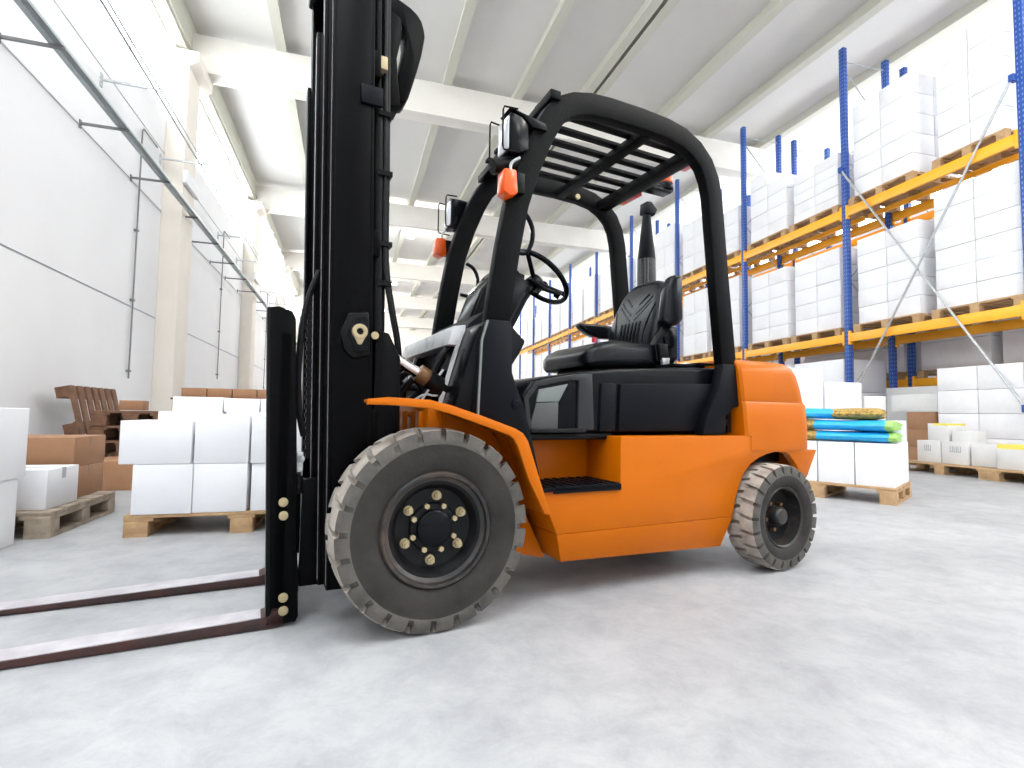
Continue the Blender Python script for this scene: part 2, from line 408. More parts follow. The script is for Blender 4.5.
for i, y in enumerate((10.4, 17.5, 24.8)):
    bm = B(); box(bm, -2.975, -2.90, y - .05, y + .78, 4.74, 4.98)
    o = obj('cable_cover', bm, 'coverw', bevel=.01)
    tag(o, 'white sheet cover over the conduits on the %s cream column from the camera' % ('first', 'second', 'third')[i], 'cover', 'conduit covers on the columns')
# white wall-mounted pipe unit by the third bay
bm = B(); box(bm, -3.28, -2.95, 19.3, 25.0, 7.05, 7.3)
for yy in (19.6, 20.6, 21.6, 22.6): cyl(bm, (-2.95, yy, 7.1), (-2.8, yy + .1, 6.95), .05, 8)
tag(obj('air_duct', bm, 'coverw', bevel=.02), 'long white duct high on the left wall beyond the second column', 'duct')

# high-bay lamps hung from the purlins
def lamp(loc, first=[None]):
    lab = 'small high-bay lamp hanging under the roof %s' % loc[3]
    if first[0] is None:
        t = empty('ceiling_lamp', loc[:3], 0, lab, 'lamp', 'high-bay lamps under the roof')
        bm = B(); cyl(bm, (0, 0, .16), (0, 0, .55), .012, 8); obj('stem', bm, 'galv', t)
        bm = B(); cyl(bm, (0, 0, 0), (0, 0, .16), .17, 20, .06); obj('lamp_shade', bm, 'coverw', t, .004)
        bm = B(); cyl(bm, (0, 0, -.03), (0, 0, .0), .14, 20); obj('bulb', bm, 'lampglow', t)
        first[0] = t
    else: t = dup(first[0], loc[:3], 0, lab)
    li = bpy.data.lights.new('lamp_light', 'POINT'); li.energy = 300; li.shadow_soft_size = .3; li.color = (1, .97, .93)
    lo = bpy.data.objects.new('lamp_light', li); C.objects.link(lo); lo.location = (loc[0], loc[1], loc[2] - .35)
    return t
for x, y, w in ((2.0, 19.9, 'between the second and third rafters'), (2.0, 27.6, 'between the third and fourth rafters'), (2.0, 35.2, 'between the fourth and fifth rafters'),
                (2.0, 42.6, 'nearest the far wall')):
    lamp((x, y, 7.45, w))

for x, y, w in ((6.0, 0.5, 'near the rooflights, added to brighten the racks'), (6.0, -3.0, 'near the end wall, added to brighten the racks')): lamp((x, y, 7.45, w))  # two unseen lamps added to light the rack fronts
# ------------------------------------------------------------------ forklift
FO = Vector((0.18406093, 2.30370376, 0)); FR = R(-170.79080713316984)
truck = empty('forklift', FO, FR, 'orange and black counterbalance forklift parked on the concrete floor', 'forklift')
T = truck
def side_pair(f):
    for s in (1, -1): f(s)

# --- tyres and wheels
def tyre(bm, cx, cz, Ro, Ri, yo, w, lugs, depth):
    """yo = outer side y; width goes towards -y (sign of w)"""
    prof = [(Ri, .10), (Ri + (Ro - Ri) * .12, .03), (Ri + (Ro - Ri) * .45, .0), (Ro - .052, .008), (Ro - .047, .002), (Ro - .022, .012), (Ro - .006, .04),
            (Ro, .12), (Ro + .001, .30), (Ro + .002, .44), (Ro + .002, .56), (Ro + .001, .70), (Ro, .88), (Ro - .006, .96), (Ro - .022, .988), (Ro - .047, .998), (Ro - .052, .992),
            (Ri + (Ro - Ri) * .45, 1.0), (Ri + (Ro - Ri) * .12, .97), (Ri, .90)]
    mi = [0, 0, 0, 2, 2, 2, 1, 1, 1, 1, 1, 1, 1, 2, 2, 2, 0, 0, 0]
    P = 2 * PI / lugs; rings = []
    gw = .24
    for k in range(lugs):
        for (f, gA, gB) in ((0, 1, 0), (gw * .999, 1, 0), (gw, 0, 0), (.5, 0, 0), (.501, 0, 1), (.5 + gw, 0, 1), (.501 + gw, 0, 0), (.999, 0, 0)):
            a = (k + f) * P; ring = []
            for i, (r, t) in enumerate(prof):
                rr = r
                tapA = 1.0 if f else 1.0
                if gA and 5 <= i <= 9: rr = min(r, Ro - depth) if i > 5 else r - depth * .35
                if gB and 10 <= i <= 14: rr = min(r, Ro - depth) if i < 14 else r - depth * .35
                y = yo - w * t
                if gA and 4 < i <= 6: y -= .012 * (1 if w > 0 else -1)
                # V shape: sweep the grooves with the width
                sk = -(.9 * P) * (abs(t - .5) - .5) * .5
                ring.append(bm.verts.new((cx + rr * math.cos(a + sk), y, cz + rr * math.sin(a + sk))))
            rings.append(ring)
    n = len(prof)
    for k in range(len(rings)):
        A = rings[k]; Bq = rings[(k + 1) % len(rings)]
        for i in range(n - 1):
            f = bm.faces.new((A[i], Bq[i], Bq[i + 1], A[i + 1])); f.material_index = mi[i]
def wheel(cx, cz, Ro, Ri, yo, w, lugs, depth, big, steer=0):
    s = 1 if w > 0 else -1
    wt = bpy.data.objects.new('wheel', None); C.objects.link(wt); wt.parent = T
    bm = B(); tyre(bm, cx, cz, Ro, Ri, yo, w, lugs, depth)
    obj('tyre', bm, ['rubber', 'tread', 'shoulder'], wt)
    bm = B()
    q = lambda *l: [(r, yo - s * d) for r, d in l]
    if big:
        lathe(bm, q((Ri + .004, .10), (Ri + .006, .015), (Ri - .002, .006), (Ri - .012, .008), (Ri - .016, .022), (Ri - .030, .030)), cx, cz, 64)
        obj('rim_flange', bm, 'rimlip', wt)
        bm = B()
        lathe(bm, q((Ri - .028, .029), (Ri - .040, .032), (Ri - .052, .052), (Ri - .058, .062), (.105, .066), (.085, .066), (.08, .058), (.062, .056), (.055, .04), (.05, .036), (0.0001, .034)), cx, cz, 64)
        rim = obj('rim', bm, 'rim', wt)
        bm = B(); lathe(bm, q((.062, .055), (.060, .040), (.052, .034), (.0001, .030)), cx, cz, 40); obj('hub_cap', bm, 'plastic', wt)
        for k in range(6):
            a = R(95 + 60 * k); x = cx + .108 * math.cos(a); z = cz + .108 * math.sin(a)
            bm = B(); cyl(bm, (x, yo - s * .066, z), (x, yo - s * .058, z), .0165, 20); cyl(bm, (x, yo - s * .058, z), (x, yo - s * .04, z), .0125, 6); cyl(bm, (x, yo - s * .04, z), (x, yo - s * .03, z), .007, 10)
            obj('wheel_nut', bm, 'brass', wt)
        for k in range(8):
            a = R(70 + 45 * k); x = cx + .078 * math.cos(a); z = cz + .078 * math.sin(a)
            bm = B(); cyl(bm, (x, yo - s * .06, z), (x, yo - s * .045, z), .0095, 6); obj('hub_bolt', bm, 'brass', wt)
    else:
        lathe(bm, q((Ri + .004, .10), (Ri + .004, .02), (Ri - .004, .012), (Ri - .012, .018), (Ri - .016, .05), (Ri - .022, .075)), cx, cz, 56)
        obj('rim_flange', bm, 'rimlip', wt)
        bm = B(); lathe(bm, q((Ri - .02, .072), (.09, .085), (.06, .08), (.05, .075), (.0001, .075)), cx, cz, 56); obj('rim', bm, 'rim', wt)
        bm = B(); lathe(bm, q((.047, .08), (.045, .035), (.035, .022), (.0001, .02)), cx, cz, 28); obj('hub_cap', bm, 'rimlip', wt)
        for k in range(5):
            a = R(60 + 72 * k); x = cx + .068 * math.cos(a); z = cz + .068 * math.sin(a)
            bm = B(); cyl(bm, (x, yo - s * .085, z), (x, yo - s * .06, z), .010, 6); obj('wheel_nut', bm, 'gland', wt)
    if steer:
        wt.location = (0, 0, 0)
        piv = Vector((cx, yo - w * .5, 0)); rot = Matrix.Rotation(steer, 4, 'Z')
        m4 = Matrix.Translation(piv) @ rot @ Matrix.Translation(-piv)
        wt.location = m4.translation; wt.rotation_euler.z = steer
    return wt
wheel(-.018, .3385, .3375, .190, .572, .20, 24, .022, True)
wheel(-.018, .3385, .3375, .190, -.572, -.20, 24, .022, True)
wheel(-1.755, .254, .250, .146, .58, .16, 22, .016, False, R(2))
wheel(-1.755, .254, .250, .146, -.58, -.16, 22, .016, False, R(2))
bm = B(); cyl(bm, (-.03, -.4, .336), (-.03, .42, .336), .09, 20); obj('axle', bm, 'black', T)
bm = B(); cyl(bm, (-1.755, -.44, .254), (-1.755, .44, .254), .05, 14); box(bm, -1.84, -1.67, -.37, .37, .2, .32); obj('axle', bm, 'black', T)

# --- chassis body
bm = B()
arch = [(-1.866, .565), (-1.80, .562), (-1.732, .552), (-1.665, .533), (-1.609, .505), (-1.56, .462), (-1.525, .40), (-1.50, .335), (-1.482, .265)]
A = [(-.828, .642), (-1.88, .642)] + arch + [(-.520, .265), (-.490, .332), (-.456, .435), (-.828, .435)]
prism(bm, A, .24, .50)
obj('chassis_side', bm, 'orange', T, .006)
bm = B(); prism(bm, A, -.50, -.24)
obj('chassis_side', bm, 'orange', T, .006)
for s in (1, -1):    # lower skirt, leaning inwards towards the bottom edge
    bm = B()
    q = [(-.520, .50, .265), (-1.482, .50, .265), (-1.436, .468, .125), (-.560, .468, .150)]
    o_ = [bm.verts.new((x, y * s, z)) for x, y, z in q]; i_ = [bm.verts.new((x, .24 * s, z)) for x, y, z in q]
    bm.faces.new(o_); bm.faces.new(list(reversed(i_)))
    for k in range(4): bm.faces.new((o_[k], i_[k], i_[(k + 1) % 4], o_[(k + 1) % 4]))
    obj('skirt', bm, 'orange', T, .003)
bm = B(); box(bm, -.84, -.30, .19, .25, .28, .655); box(bm, -.50, -.44, .25, .46, .40, .435); obj('footwell_panel', bm, 'orange', T, .004)
bm = B(); box(bm, -.84, -.30, -.25, -.19, .28, .655); obj('footwell_panel', bm, 'orange', T, .004)
for s in (1, -1):
    bm = B()
    y0, y1 = (.262, .512) if s > 0 else (-.512, -.262)
    box(bm, -.822, -.445, y0, y1, .432, .448)
    for k in range(9):
        box(bm, -.815 + k * .041, -.795 + k * .041, y0 + .01, y1 - .004, .448, .454)
    box(bm, -.822, -.50, (y1 if s > 0 else y0) - .012 * s, (y1 if s > 0 else y0), .424, .45)
    obj('step', bm, 'dkplastic', T, .002)
bm = B(); box(bm, -1.6, -.12, -.24, .24, .20, .60); box(bm, -1.95, -1.4, -.40, .40, .50, .60); box(bm, -.86, -.42, -.46, .40, .625, .652); box(bm, -.44, -.30, -.27, .27, .625, .652)
box(bm, -1.70, -1.55, -.30, .30, .20, .52)
obj('underbody', bm, 'black', T, .005)
for s in (1, -1):   # inner wheel-arch plates and front frame
    bm = B()
    p = [(-.08, .76), (-.29, .675), (-.33, .63), (-.46, .33), (-.56, .135), (-.43, .165), (-.40, .20), (-.345, .155), (-.20, .16), (-.16, .50)]
    prism(bm, p, .30 * s, .345 * s)
    obj('wheel_arch', bm, 'orange', T, .003)
bm = B(); box(bm, -.26, -.055, -.34, .30, .50, .765)
for y in (-.28, -.16, -.04, .08, .2): box(bm, -.055, -.035, y, y + .05, .52, .735)
for y in (-.30, -.10, .12): cyl(bm, (-.035, y, .72), (-.022, y, .72), .010, 8)
obj('front_frame', bm, 'orange', T, .004)
# fenders
fp = [(.228, .764), (.165, .771), (.03, .766), (-.045, .750), (-.17, .712), (-.29, .672), (-.318, .657), (-.338, .630), (-.385, .50), (-.436, .362)]
for s in (1, -1):
    bm = B()
    a, b = (.43, .585) if s > 0 else (-.585, -.43)
    bar(bm, fp[2:], a, b, .010); bar(bm, fp[:3], (.515 if s > 0 else -.585), (.585 if s > 0 else -.515), .010)
    c, d = (.570, .588) if s > 0 else (-.588, -.570)
    inner = [(.232, .752), (.165, .752), (.03, .744), (-.045, .727), (-.16, .690), (-.268, .653), (-.285, .64), (-.300, .615), (-.35, .49), (-.415, .366)]
    n = len(fp); pts = [(x, z + .006) for x, z in fp[:6]] + [(x - .004, z + .003) for x, z in fp[6:]] + list(reversed(inner))
    prism(bm, pts, c, d)
    prism(bm, [(-.045, .745), (-.10, .725), (-.13, .64), (-.115, .64)], (.34 if s > 0 else -.36), (.36 if s > 0 else -.34)) if False else None
    bar(bm, fp[3:], (.34 if s > 0 else -.44), (.44 if s > 0 else -.34), .010)
    obj('fender', bm, 'orange', T, .003)

# --- counterweight: rounded sections lofted upward
def plan(xf, xr, hw, rad, z, n=7):
    pts = [(xf, -hw + .012, z), (xf, hw - .012, z), (xf - .012, hw, z)]
    for k in range(n + 1):
        a = PI / 2 * k / n; pts.append((xr + rad - rad * math.sin(a), hw - rad + rad * math.cos(a), z))
    for k in range(n + 1):
        a = PI / 2 * k / n; pts.append((xr + rad - rad * math.cos(a), -hw + rad - rad * math.sin(a), z))
    pts.append((xf - .012, -hw, z)); return pts
bm = B()
secs = [(.560, -1.80, -2.125, .50), (.575, -1.60, -2.140, .505), (.640, -1.60, -2.140, .505), (.642, -1.575, -2.140, .505), (.70, -1.572, -2.140, .505), (.795, -1.565, -2.130, .503),
        (.808, -1.564, -2.122, .496), (.815, -1.562, -2.112, .499), (.88, -1.555, -2.095, .498), (.95, -1.548, -2.068, .495), (.985, -1.543, -2.045, .488), (1.008, -1.545, -2.015, .470), (1.018, -1.56, -1.96, .42)]
loft(bm, [plan(xf, xr, hw, .16, z) for z, xf, xr, hw in secs])
obj('counterweight', bm, 'orange', T)
bm = B()
prism(bm, [(-1.845, .565), (-2.118, .565), (-2.035, .425), (-1.985, .425), (-1.955, .49), (-1.90, .545)], .455, .495)
prism(bm, [(-1.845, .565), (-2.118, .565), (-2.035, .425), (-1.985, .425), (-1.955, .49), (-1.90, .545)], -.495, -.4555)
box(bm, -2.10, -2.02, -.46, .46, .43, .57)
obj('bumper', bm, 'orange', T, .004)

# --- engine hood (black) with side panels
hood = [(-.425, .655), (-.398, .80), (-.46, .868), (-.52, .884), (-.645, .905), (-.76, .922), (-.90, .937), (-1.20, .958), (-1.52, .972), (-1.52, .655)]
bm = B(); prism(bm, hood, -.43, .41); hd = obj('engine_hood', bm, 'plastic', T, .016, seg=3)
bm = B()   # big side panel with chamfered upper edge
prism(bm, [(-.875, .660), (-.885, .868), (-1.40, .888), (-1.455, .89), (-1.40, .76), (-1.355, .660)], .40, .425)
prism(bm, [(-.775, .660), (-.785, .868), (-.862, .872), (-.855, .660)], .40, .422)
obj('side_panel', bm, 'dkplastic', hd, .006)
bm = B(); prism(bm, [(-.875, .660), (-.885, .868), (-1.40, .888), (-1.455, .89), (-1.40, .76), (-1.355, .660)], -.445, -.42); obj('side_panel', bm, 'dkplastic', hd, .006)
bm = B()   # raised frame round the service window
o = [(-.425, .668), (-.408, .795), (-.462, .862), (-.645, .898), (-.735, .902), (-.745, .668)]
i = [(-.445, .672), (-.430, .79), (-.472, .842), (-.64, .876), (-.668, .872), (-.665, .672)]
n = len(o); va = [bm.verts.new((p[0], .424, p[1])) for p in o]; vb = [bm.verts.new((p[0], .424, p[1])) for p in i]
vc = [bm.verts.new((p[0], .40, p[1])) for p in o]; vd = [bm.verts.new((p[0], .40, p[1])) for p in i]
for k in range(n):
    j = (k + 1) % n
    bm.faces.new((va[k], va[j], vb[j], vb[k])); bm.faces.new((va[k], vc[k], vc[j], va[j])); bm.faces.new((vb[k], vb[j], vd[j], vd[k])); bm.faces.new((vc[k], vd[k], vd[j], vc[j]))
obj('panel_frame', bm, 'framegrey', hd, .003)
bm = B(); prism(bm, [(-.437, .672), (-.468, .775), (-.572, .780), (-.570, .672)], .405, .418); obj('cover', bm, 'panelgrey', hd, .002, label='grey cover')
bm = B(); prism(bm, [(-.468, .778), (-.480, .830), (-.618, .857), (-.575, .783)], .405, .417); obj('cover', bm, 'panellight', hd, .002, label='light grey cover')
bm = B(); box(bm, -.70, -.44, .40, .432, .656, .668); obj('sill_strip', bm, 'rubberhose', hd, .002)
bm = B(); box(bm, -1.545, -1.521, -.40, .44, .655, .965); obj('rear_bulkhead', bm, 'black', hd)
bm = B(); cyl(bm, (-1.47, .45, .645), (-1.47, .45, .69), .018, 12); box(bm, -1.49, -1.45, .435, .465, .69, .72); obj('latch', bm, 'black', hd, .003)
bm = B(); box(bm, -1.46, -1.26, -.1, .36, .972, .985); box(bm, -1.50, -1.40, .05, .38, .985, .995); obj('hood_latch', bm, 'dkplastic', hd, .003)

# --- front cowl (leg guards) and dash
cow = [(-.185, .70), (-.196, 1.00), (-.222, 1.082), (-.318, 1.082), (-.326, .885), (-.344, .836), (-.379, .757), (-.407, .665), (-.452, .490), (-.43, .50), (-.36, .655), (-.28, .685)]
for s in (1, -1):
    bm = B(); prism(bm, cow, .455 * s if s > 0 else -.485, .485 if s > 0 else -.455)
    prism(bm, [(-.175, .72), (-.185, 1.0), (-.215, 1.075), (-.31, 1.075), (-.318, .885), (-.34, .80), (-.38, .72), (-.385, .69), (-.27, .705)], .27 * s, .46 * s)
    cw_ = obj('cowl', bm, 'dkplastic', T, .006)
    bm = B(); prism(bm, [(-.105, .745), (-.185, 1.02), (-.20, 1.06), (-.215, 1.06), (-.20, .72), (-.13, .72)], .30 * s, .455 * s)
    obj('cowl_front', bm, 'plastic', cw_, .004)
    bm = B(); cyl(bm, (-.345, .48 * s, .765), (-.345, .492 * s, .765), .022, 24); cyl(bm, (-.345, .49 * s, .765), (-.345, .496 * s, .765), .016, 24)
    obj('cap', bm, 'dkplastic', cw_, .002)
    bm = B(); bar(bm, [(-.187, .715), (-.197, 1.0), (-.220, 1.076)], (.478 if s > 0 else -.488), (.488 if s > 0 else -.478), .007); obj('edge_highlight', bm, 'panellight', cw_)  # light grey strip painted in as the highlight along the cowl edge
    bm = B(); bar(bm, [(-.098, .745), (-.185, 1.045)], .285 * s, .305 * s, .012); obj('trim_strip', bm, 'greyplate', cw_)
bm = B()
prism(bm, [(-.205, 1.085), (-.150, 1.075), (-.130, 1.00), (-.20, 1.00)], -.44, .30)
obj('front_plate', bm, 'greyplate', T, .004)
bm = B()
prism(bm, [(-.205, 1.04), (-.23, 1.10), (-.30, 1.16), (-.36, 1.16), (-.42, 1.115), (-.497, 1.045), (-.47, .99), (-.395, .88), (-.36, .70), (-.22, .70)], -.30, .27)
dash = obj('dashboard', bm, 'dkplastic', T, .012)
bm = B(); prism(bm, [(-.30, 1.14), (-.36, 1.30), (-.46, 1.42), (-.54, 1.42), (-.615, 1.34), (-.57, 1.22), (-.47, 1.08)], -.11, .09); obj('column_cover', bm, 'plastic', T, .02, seg=3)
bm = B(); prism(bm, [(-.50, 1.405), (-.52, 1.44), (-.62, 1.41), (-.61, 1.36)], -.14, .02); obj('instrument_panel', bm, 'dkplastic', T, .008)
bm = B(); tube(bm, [(-.62, .10, 1.36), (-.66, .14, 1.32), (-.70, .17, 1.30)], .010, 8); cyl(bm, (-.70, .17, 1.30), (-.72, .18, 1.285), .02, 10)
obj('gear_lever', bm, 'plastic', T)
bm = B(); tube(bm, [(-.40, .20, 1.04), (-.46, .20, 1.13), (-.52, .19, 1.24), (-.54, .19, 1.27)], .016, 8); obj('hand_brake', bm, 'dkplastic', T)
for k, y in enumerate((-.16, -.22)):
    bm = B(); tube(bm, [(-.38, y, 1.1), (-.44, y, 1.25), (-.50, y, 1.36)], .008, 8); bmesh.ops.create_uvsphere(bm, u_segments=12, v_segments=8, radius=.024, matrix=Matrix.Translation((-.50, y, 1.37))); obj('lift_lever', bm, 'plastic', T)
# steering wheel
sw_c = Vector((-.705, 0, 1.412)); sw_n = Vector((-.64, 0, .768)); su = Vector((-.768, 0, -.64)); sv = Vector((0, 1, 0))
bm = B(); rr = .165
ring = []
for k in range(48):
    a = 2 * PI * k / 48; c = sw_c + su * math.cos(a) * rr + sv * math.sin(a) * rr; rad = (c - sw_c).normalized()
    ring.append([bm.verts.new(c + (rad * math.cos(2 * PI * j / 10) + sw_n * math.sin(2 * PI * j / 10)) * .0135) for j in range(10)])
for k in range(48):
    for j in range(10): bm.faces.new((ring[k][j], ring[(k + 1) % 48][j], ring[(k + 1) % 48][(j + 1) % 10], ring[k][(j + 1) % 10]))
stw = obj('steering_wheel', bm, 'plastic', T)
bm = B()
for a in (R(30), R(150), R(270)):
    cyl(bm, sw_c - sw_n * .035, sw_c + (su * math.cos(a) + sv * math.sin(a)) * rr, .012, 8)
obj('spoke', bm, 'plastic', stw)
bm = B(); cyl(bm, sw_c - sw_n * .06, sw_c - sw_n * .01, .045, 20, .036); cyl(bm, sw_c - sw_n * .2, sw_c - sw_n * .05, .025, 12); obj('hub', bm, 'plastic', stw, .004)
kp = sw_c + (su * math.cos(R(-58)) + sv * math.sin(R(-58))) * rr * .9
bm = B(); cyl(bm, kp, kp + sw_n * .05, .008, 8); bmesh.ops.create_uvsphere(bm, u_segments=16, v_segments=10, radius=.026, matrix=Matrix.Translation(kp + sw_n * .062)); obj('spinner_knob', bm, 'plastic', stw)

# --- seat
def cushion(bm, secs):  # secs: list of (x, z_low, z_high, halfwidth, yc)
    S = []
    for x, zl, zh, hw, yc, rd in secs:
        pts = []
        for (cy, cz, a0) in ((hw - rd, zh - rd, 0), (-hw + rd, zh - rd, 90), (-hw + rd, zl + rd, 180), (hw - rd, zl + rd, 270)):
            for k in range(5):
                a = R(a0 + 90 * k / 4); pts.append((x, yc + cy + rd * math.cos(a), cz + rd * math.sin(a)))
        S.append(pts)
    loft(bm, S)
seat = bpy.data.objects.new('driver_seat', None); C.objects.link(seat); seat.parent = T
bm = B()
cushion(bm, [(-.845, .985, 1.010, .15, 0, .009), (-.852, .965, 1.030, .20, 0, .02), (-.875, .955, 1.050, .225, 0, .03), (-.93, .955, 1.080, .235, 0, .04), (-1.02, .960, 1.098, .238, 0, .045), (-1.18, .965, 1.098, .235, 0, .045), (-1.32, .97, 1.10, .225, 0, .035), (-1.35, .98, 1.09, .19, 0, .03)])
obj('seat_cushion', bm, 'vinyl', seat)
bm = B(); box(bm, -1.30, -.92, -.17, .17, .935, .97); box(bm, -1.44, -1.0, -.20, .20, .955, .972); obj('seat_base', bm, 'black', seat, .004)
# backrest: lofted upward
bm = B(); S = []
for z, xf, th, hw, rd in ((1.065, -1.268, .09, .17, .03), (1.09, -1.262, .11, .200, .04), (1.16, -1.268, .12, .208, .045), (1.25, -1.292, .12, .205, .045), (1.33, -1.318, .115, .19, .045), (1.40, -1.345, .105, .168, .04), (1.44, -1.365, .09, .14, .035), (1.465, -1.383, .06, .10, .025), (1.472, -1.395, .03, .06, .012)):
    pts = []
    for (cx, cy, a0) in ((xf - rd, hw - rd, 0), (xf - th + rd, hw - rd, 90), (xf - th + rd, -hw + rd, 180), (xf - rd, -hw + rd, 270)):
        for k in range(5):
            a = R(a0 + 90 * k / 4); pts.append((cx + rd * math.cos(a), cy + rd * math.sin(a), z))
    S.append(pts)
loft(bm, S); bk = obj('backrest', bm, 'vinyl', seat)
bm = B()   # stitched ridges of the backrest
def on_back(y, z): return (-1.266 - max(0, z - 1.16) * .32, y, z)
for y in (-.075, -.045, -.015, .015, .045, .075):
    tube(bm, [on_back(y, 1.11), on_back(y, 1.16), on_back(y, 1.235)], .007, 8)
for s in (1, -1):
    for d in (0, .035, .07):
        tube(bm, [on_back(s * (.02 + .0), 1.25 + d), on_back(s * (.07 + d * .1), 1.29 + d * .9), on_back(s * .125, 1.34 + d * .8)] if d < .05 else [on_back(s * .03, 1.335), on_back(s * .09, 1.385)], .006, 8)
    tube(bm, [on_back(s * .115, 1.09), on_back(s * .125, 1.2), on_back(s * .16, 1.32)], .006, 8)
obj('padding_ridge', bm, 'vinyl', bk)
bm = B(); prism(bm, [(-1.262, 1.205), (-1.285, 1.36), (-1.315, 1.43), (-1.345, 1.452), (-1.392, 1.45), (-1.398, 1.22), (-1.36, 1.19), (-1.30, 1.185)], .225, .285); obj('armrest', bm, 'vinyl', seat, .02, seg=3, label='armrest folded up')
bm = B(); prism(bm, [(-1.121, 1.262), (-1.130, 1.232), (-1.19, 1.200), (-1.262, 1.182), (-1.39, 1.186), (-1.40, 1.262), (-1.25, 1.264)], -.31, -.25); obj('armrest', bm, 'vinyl', seat, .016, seg=3)
bm = B(); prism(bm, [(-1.245, 1.00), (-1.235, 1.085), (-1.30, 1.19), (-1.385, 1.19), (-1.392, 1.03), (-1.35, .985)], .20, .25); cyl(bm, (-1.33, .2, 1.12), (-1.33, .265, 1.12), .045, 20); obj('recliner_cover', bm, 'plastic', seat, .01)
bm = B(); prism(bm, [(-1.245, 1.09), (-1.30, 1.09), (-1.31, 1.02), (-1.26, 1.01)], .255, .268); obj('seat_belt', bm, 'rubberhose', seat, .002)
bm = B(); prism(bm, [(-1.262, 1.018), (-1.312, 1.022), (-1.308, .985), (-1.268, .98)], .256, .272); obj('buckle', bm, 'steel', seat, .002)
bm = B(); cyl(bm, (-.93, .16, 1.085), (-.93, .16, 1.108), .012, 10); obj('buckle_button', bm, 'red', seat)

# --- overhead guard
gp = [(-.272, 1.06), (-.290, 1.20), (-.318, 1.38), (-.352, 1.56), (-.402, 1.72), (-.462, 1.865), (-.512, 1.955), (-.560, 2.008), (-.620, 2.040), (-.70, 2.060), (-.80, 2.069), (-.98, 2.072), (-1.13, 2.066), (-1.23, 2.049), (-1.31, 2.012), (-1.372, 1.955), (-1.408, 1.885), (-1.428, 1.80), (-1.448, 1.60), (-1.470, 1.38), (-1.515, .97)]
gps = [(p.x, p.y) for p in smooth_path([Vector((a, b)) for a, b in gp], 3)] if False else gp
for s in (1, -1):
    yc = .435 if s > 0 else -.365
    bm = B(); bar(bm, gp if s > 0 else [(x - .045, z) for x, z in gp], yc - .028, yc + .028, .098); obj('guard_side', bm, 'guard', T, .008)
    bm = B(); prism(bm, [(-1.462, .985), (-1.565, .985), (-1.590, .90), (-1.600, .79), (-1.535, .776), (-1.48, .735), (-1.455, .645), (-1.328, .645), (-1.355, .735), (-1.43, .86)], yc - .02, yc + .035)
    obj('guard_foot', bm, 'dkplastic', T, .005)
bm = B(); v = box(bm, -.535, -.485, -.40, .475, 2.020, 2.058)
v += box(bm, -.60, -.53, -.38, .44, 2.045, 2.057)
for q in v: q.co.x -= (.475 - q.co.y) * .05
obj('guard_crossbar', bm, 'guard', T, .004)
bm = B(); box(bm, -1.06, -1.00, -.34, .41, 2.012, 2.052); obj('guard_crossbar', bm, 'guard', T, .004)
bm = B(); box(bm, -1.365, -1.30, -.34, .41, 1.995, 2.045); obj('guard_crossbar', bm, 'guard', T, .004)
for y in (.330, .222, .114, .006, -.102, -.210):
    bm = B(); box(bm, -1.34, -.50, y - .02, y + .02, 2.052, 2.070); obj('roof_slat', bm, 'guard', T, .002)
for x in (-.70, -1.15):
    bm = B(); cyl(bm, (x, -.335, 2.04), (x, -.322, 2.04), .016, 12)
    obj('guard_bolt', bm, 'brass', T)
# lamps on the guard
def headlight(cx, cy, cz):
    h = bpy.data.objects.new('headlight', None); C.objects.link(h); h.parent = T
    bm = B(); loft(bm, [[(cx - .055, cy - .045, cz - .05), (cx - .055, cy + .045, cz - .05), (cx - .055, cy + .045, cz + .05), (cx - .055, cy - .045, cz + .05)],
                        [(cx - .02, cy - .052, cz - .072), (cx - .02, cy + .052, cz - .072), (cx - .02, cy + .052, cz + .072), (cx - .02, cy - .052, cz + .072)],
                        [(cx + .035, cy - .056, cz - .078), (cx + .035, cy + .056, cz - .078), (cx + .035, cy + .056, cz + .078), (cx + .035, cy - .056, cz + .078)]])
    obj('lamp_housing', bm, 'plastic', h, .008)
    bm = B(); box(bm, cx + .032, cx + .042, cy - .046, cy + .046, cz - .066, cz + .066); obj('lens', bm, 'lens', h, .01)
    for s in (1, -1):
        bm = B(); tube(bm, [(cx + .01, cy + s * .07, cz + .085), (cx + .065, cy + s * .062, cz + .085), (cx + .070, cy + s * .062, cz + .07), (cx + .070, cy + s * .062, cz - .07), (cx + .065, cy + s * .062, cz - .085), (cx + .0, cy + s * .07, cz - .085)], .004, 6, smooth=False)
        obj('lamp_guard', bm, 'black', h)
    return h
h = headlight(-.335, .43, 1.825)
bm = B(); prism(bm, [(-.30, 1.925), (-.42, 1.905), (-.46, 1.90), (-.47, 1.87), (-.40, 1.87), (-.36, 1.905)], .38, .48); obj('lamp_bracket', bm, 'black', h, .004)
bm = B(); cyl(bm, (-.25, .43, 1.695), (-.40, .43, 1.735), .03, 14); obj('mounting_tube', bm, 'black', h)
h = headlight(-.405, -.43, 1.815)
bm = B(); tube(bm, [(-.38, -.43, 1.90), (-.46, -.43, 1.90), (-.52, -.42, 1.875), (-.53, -.40, 1.84)], .014, 8); obj('lamp_bracket', bm, 'black', h)
bm = B(); tube(bm, [(-.40, -.43, 1.73), (-.47, -.42, 1.76), (-.49, -.41, 1.80)], .007, 8); obj('lamp_stay', bm, 'black', h)
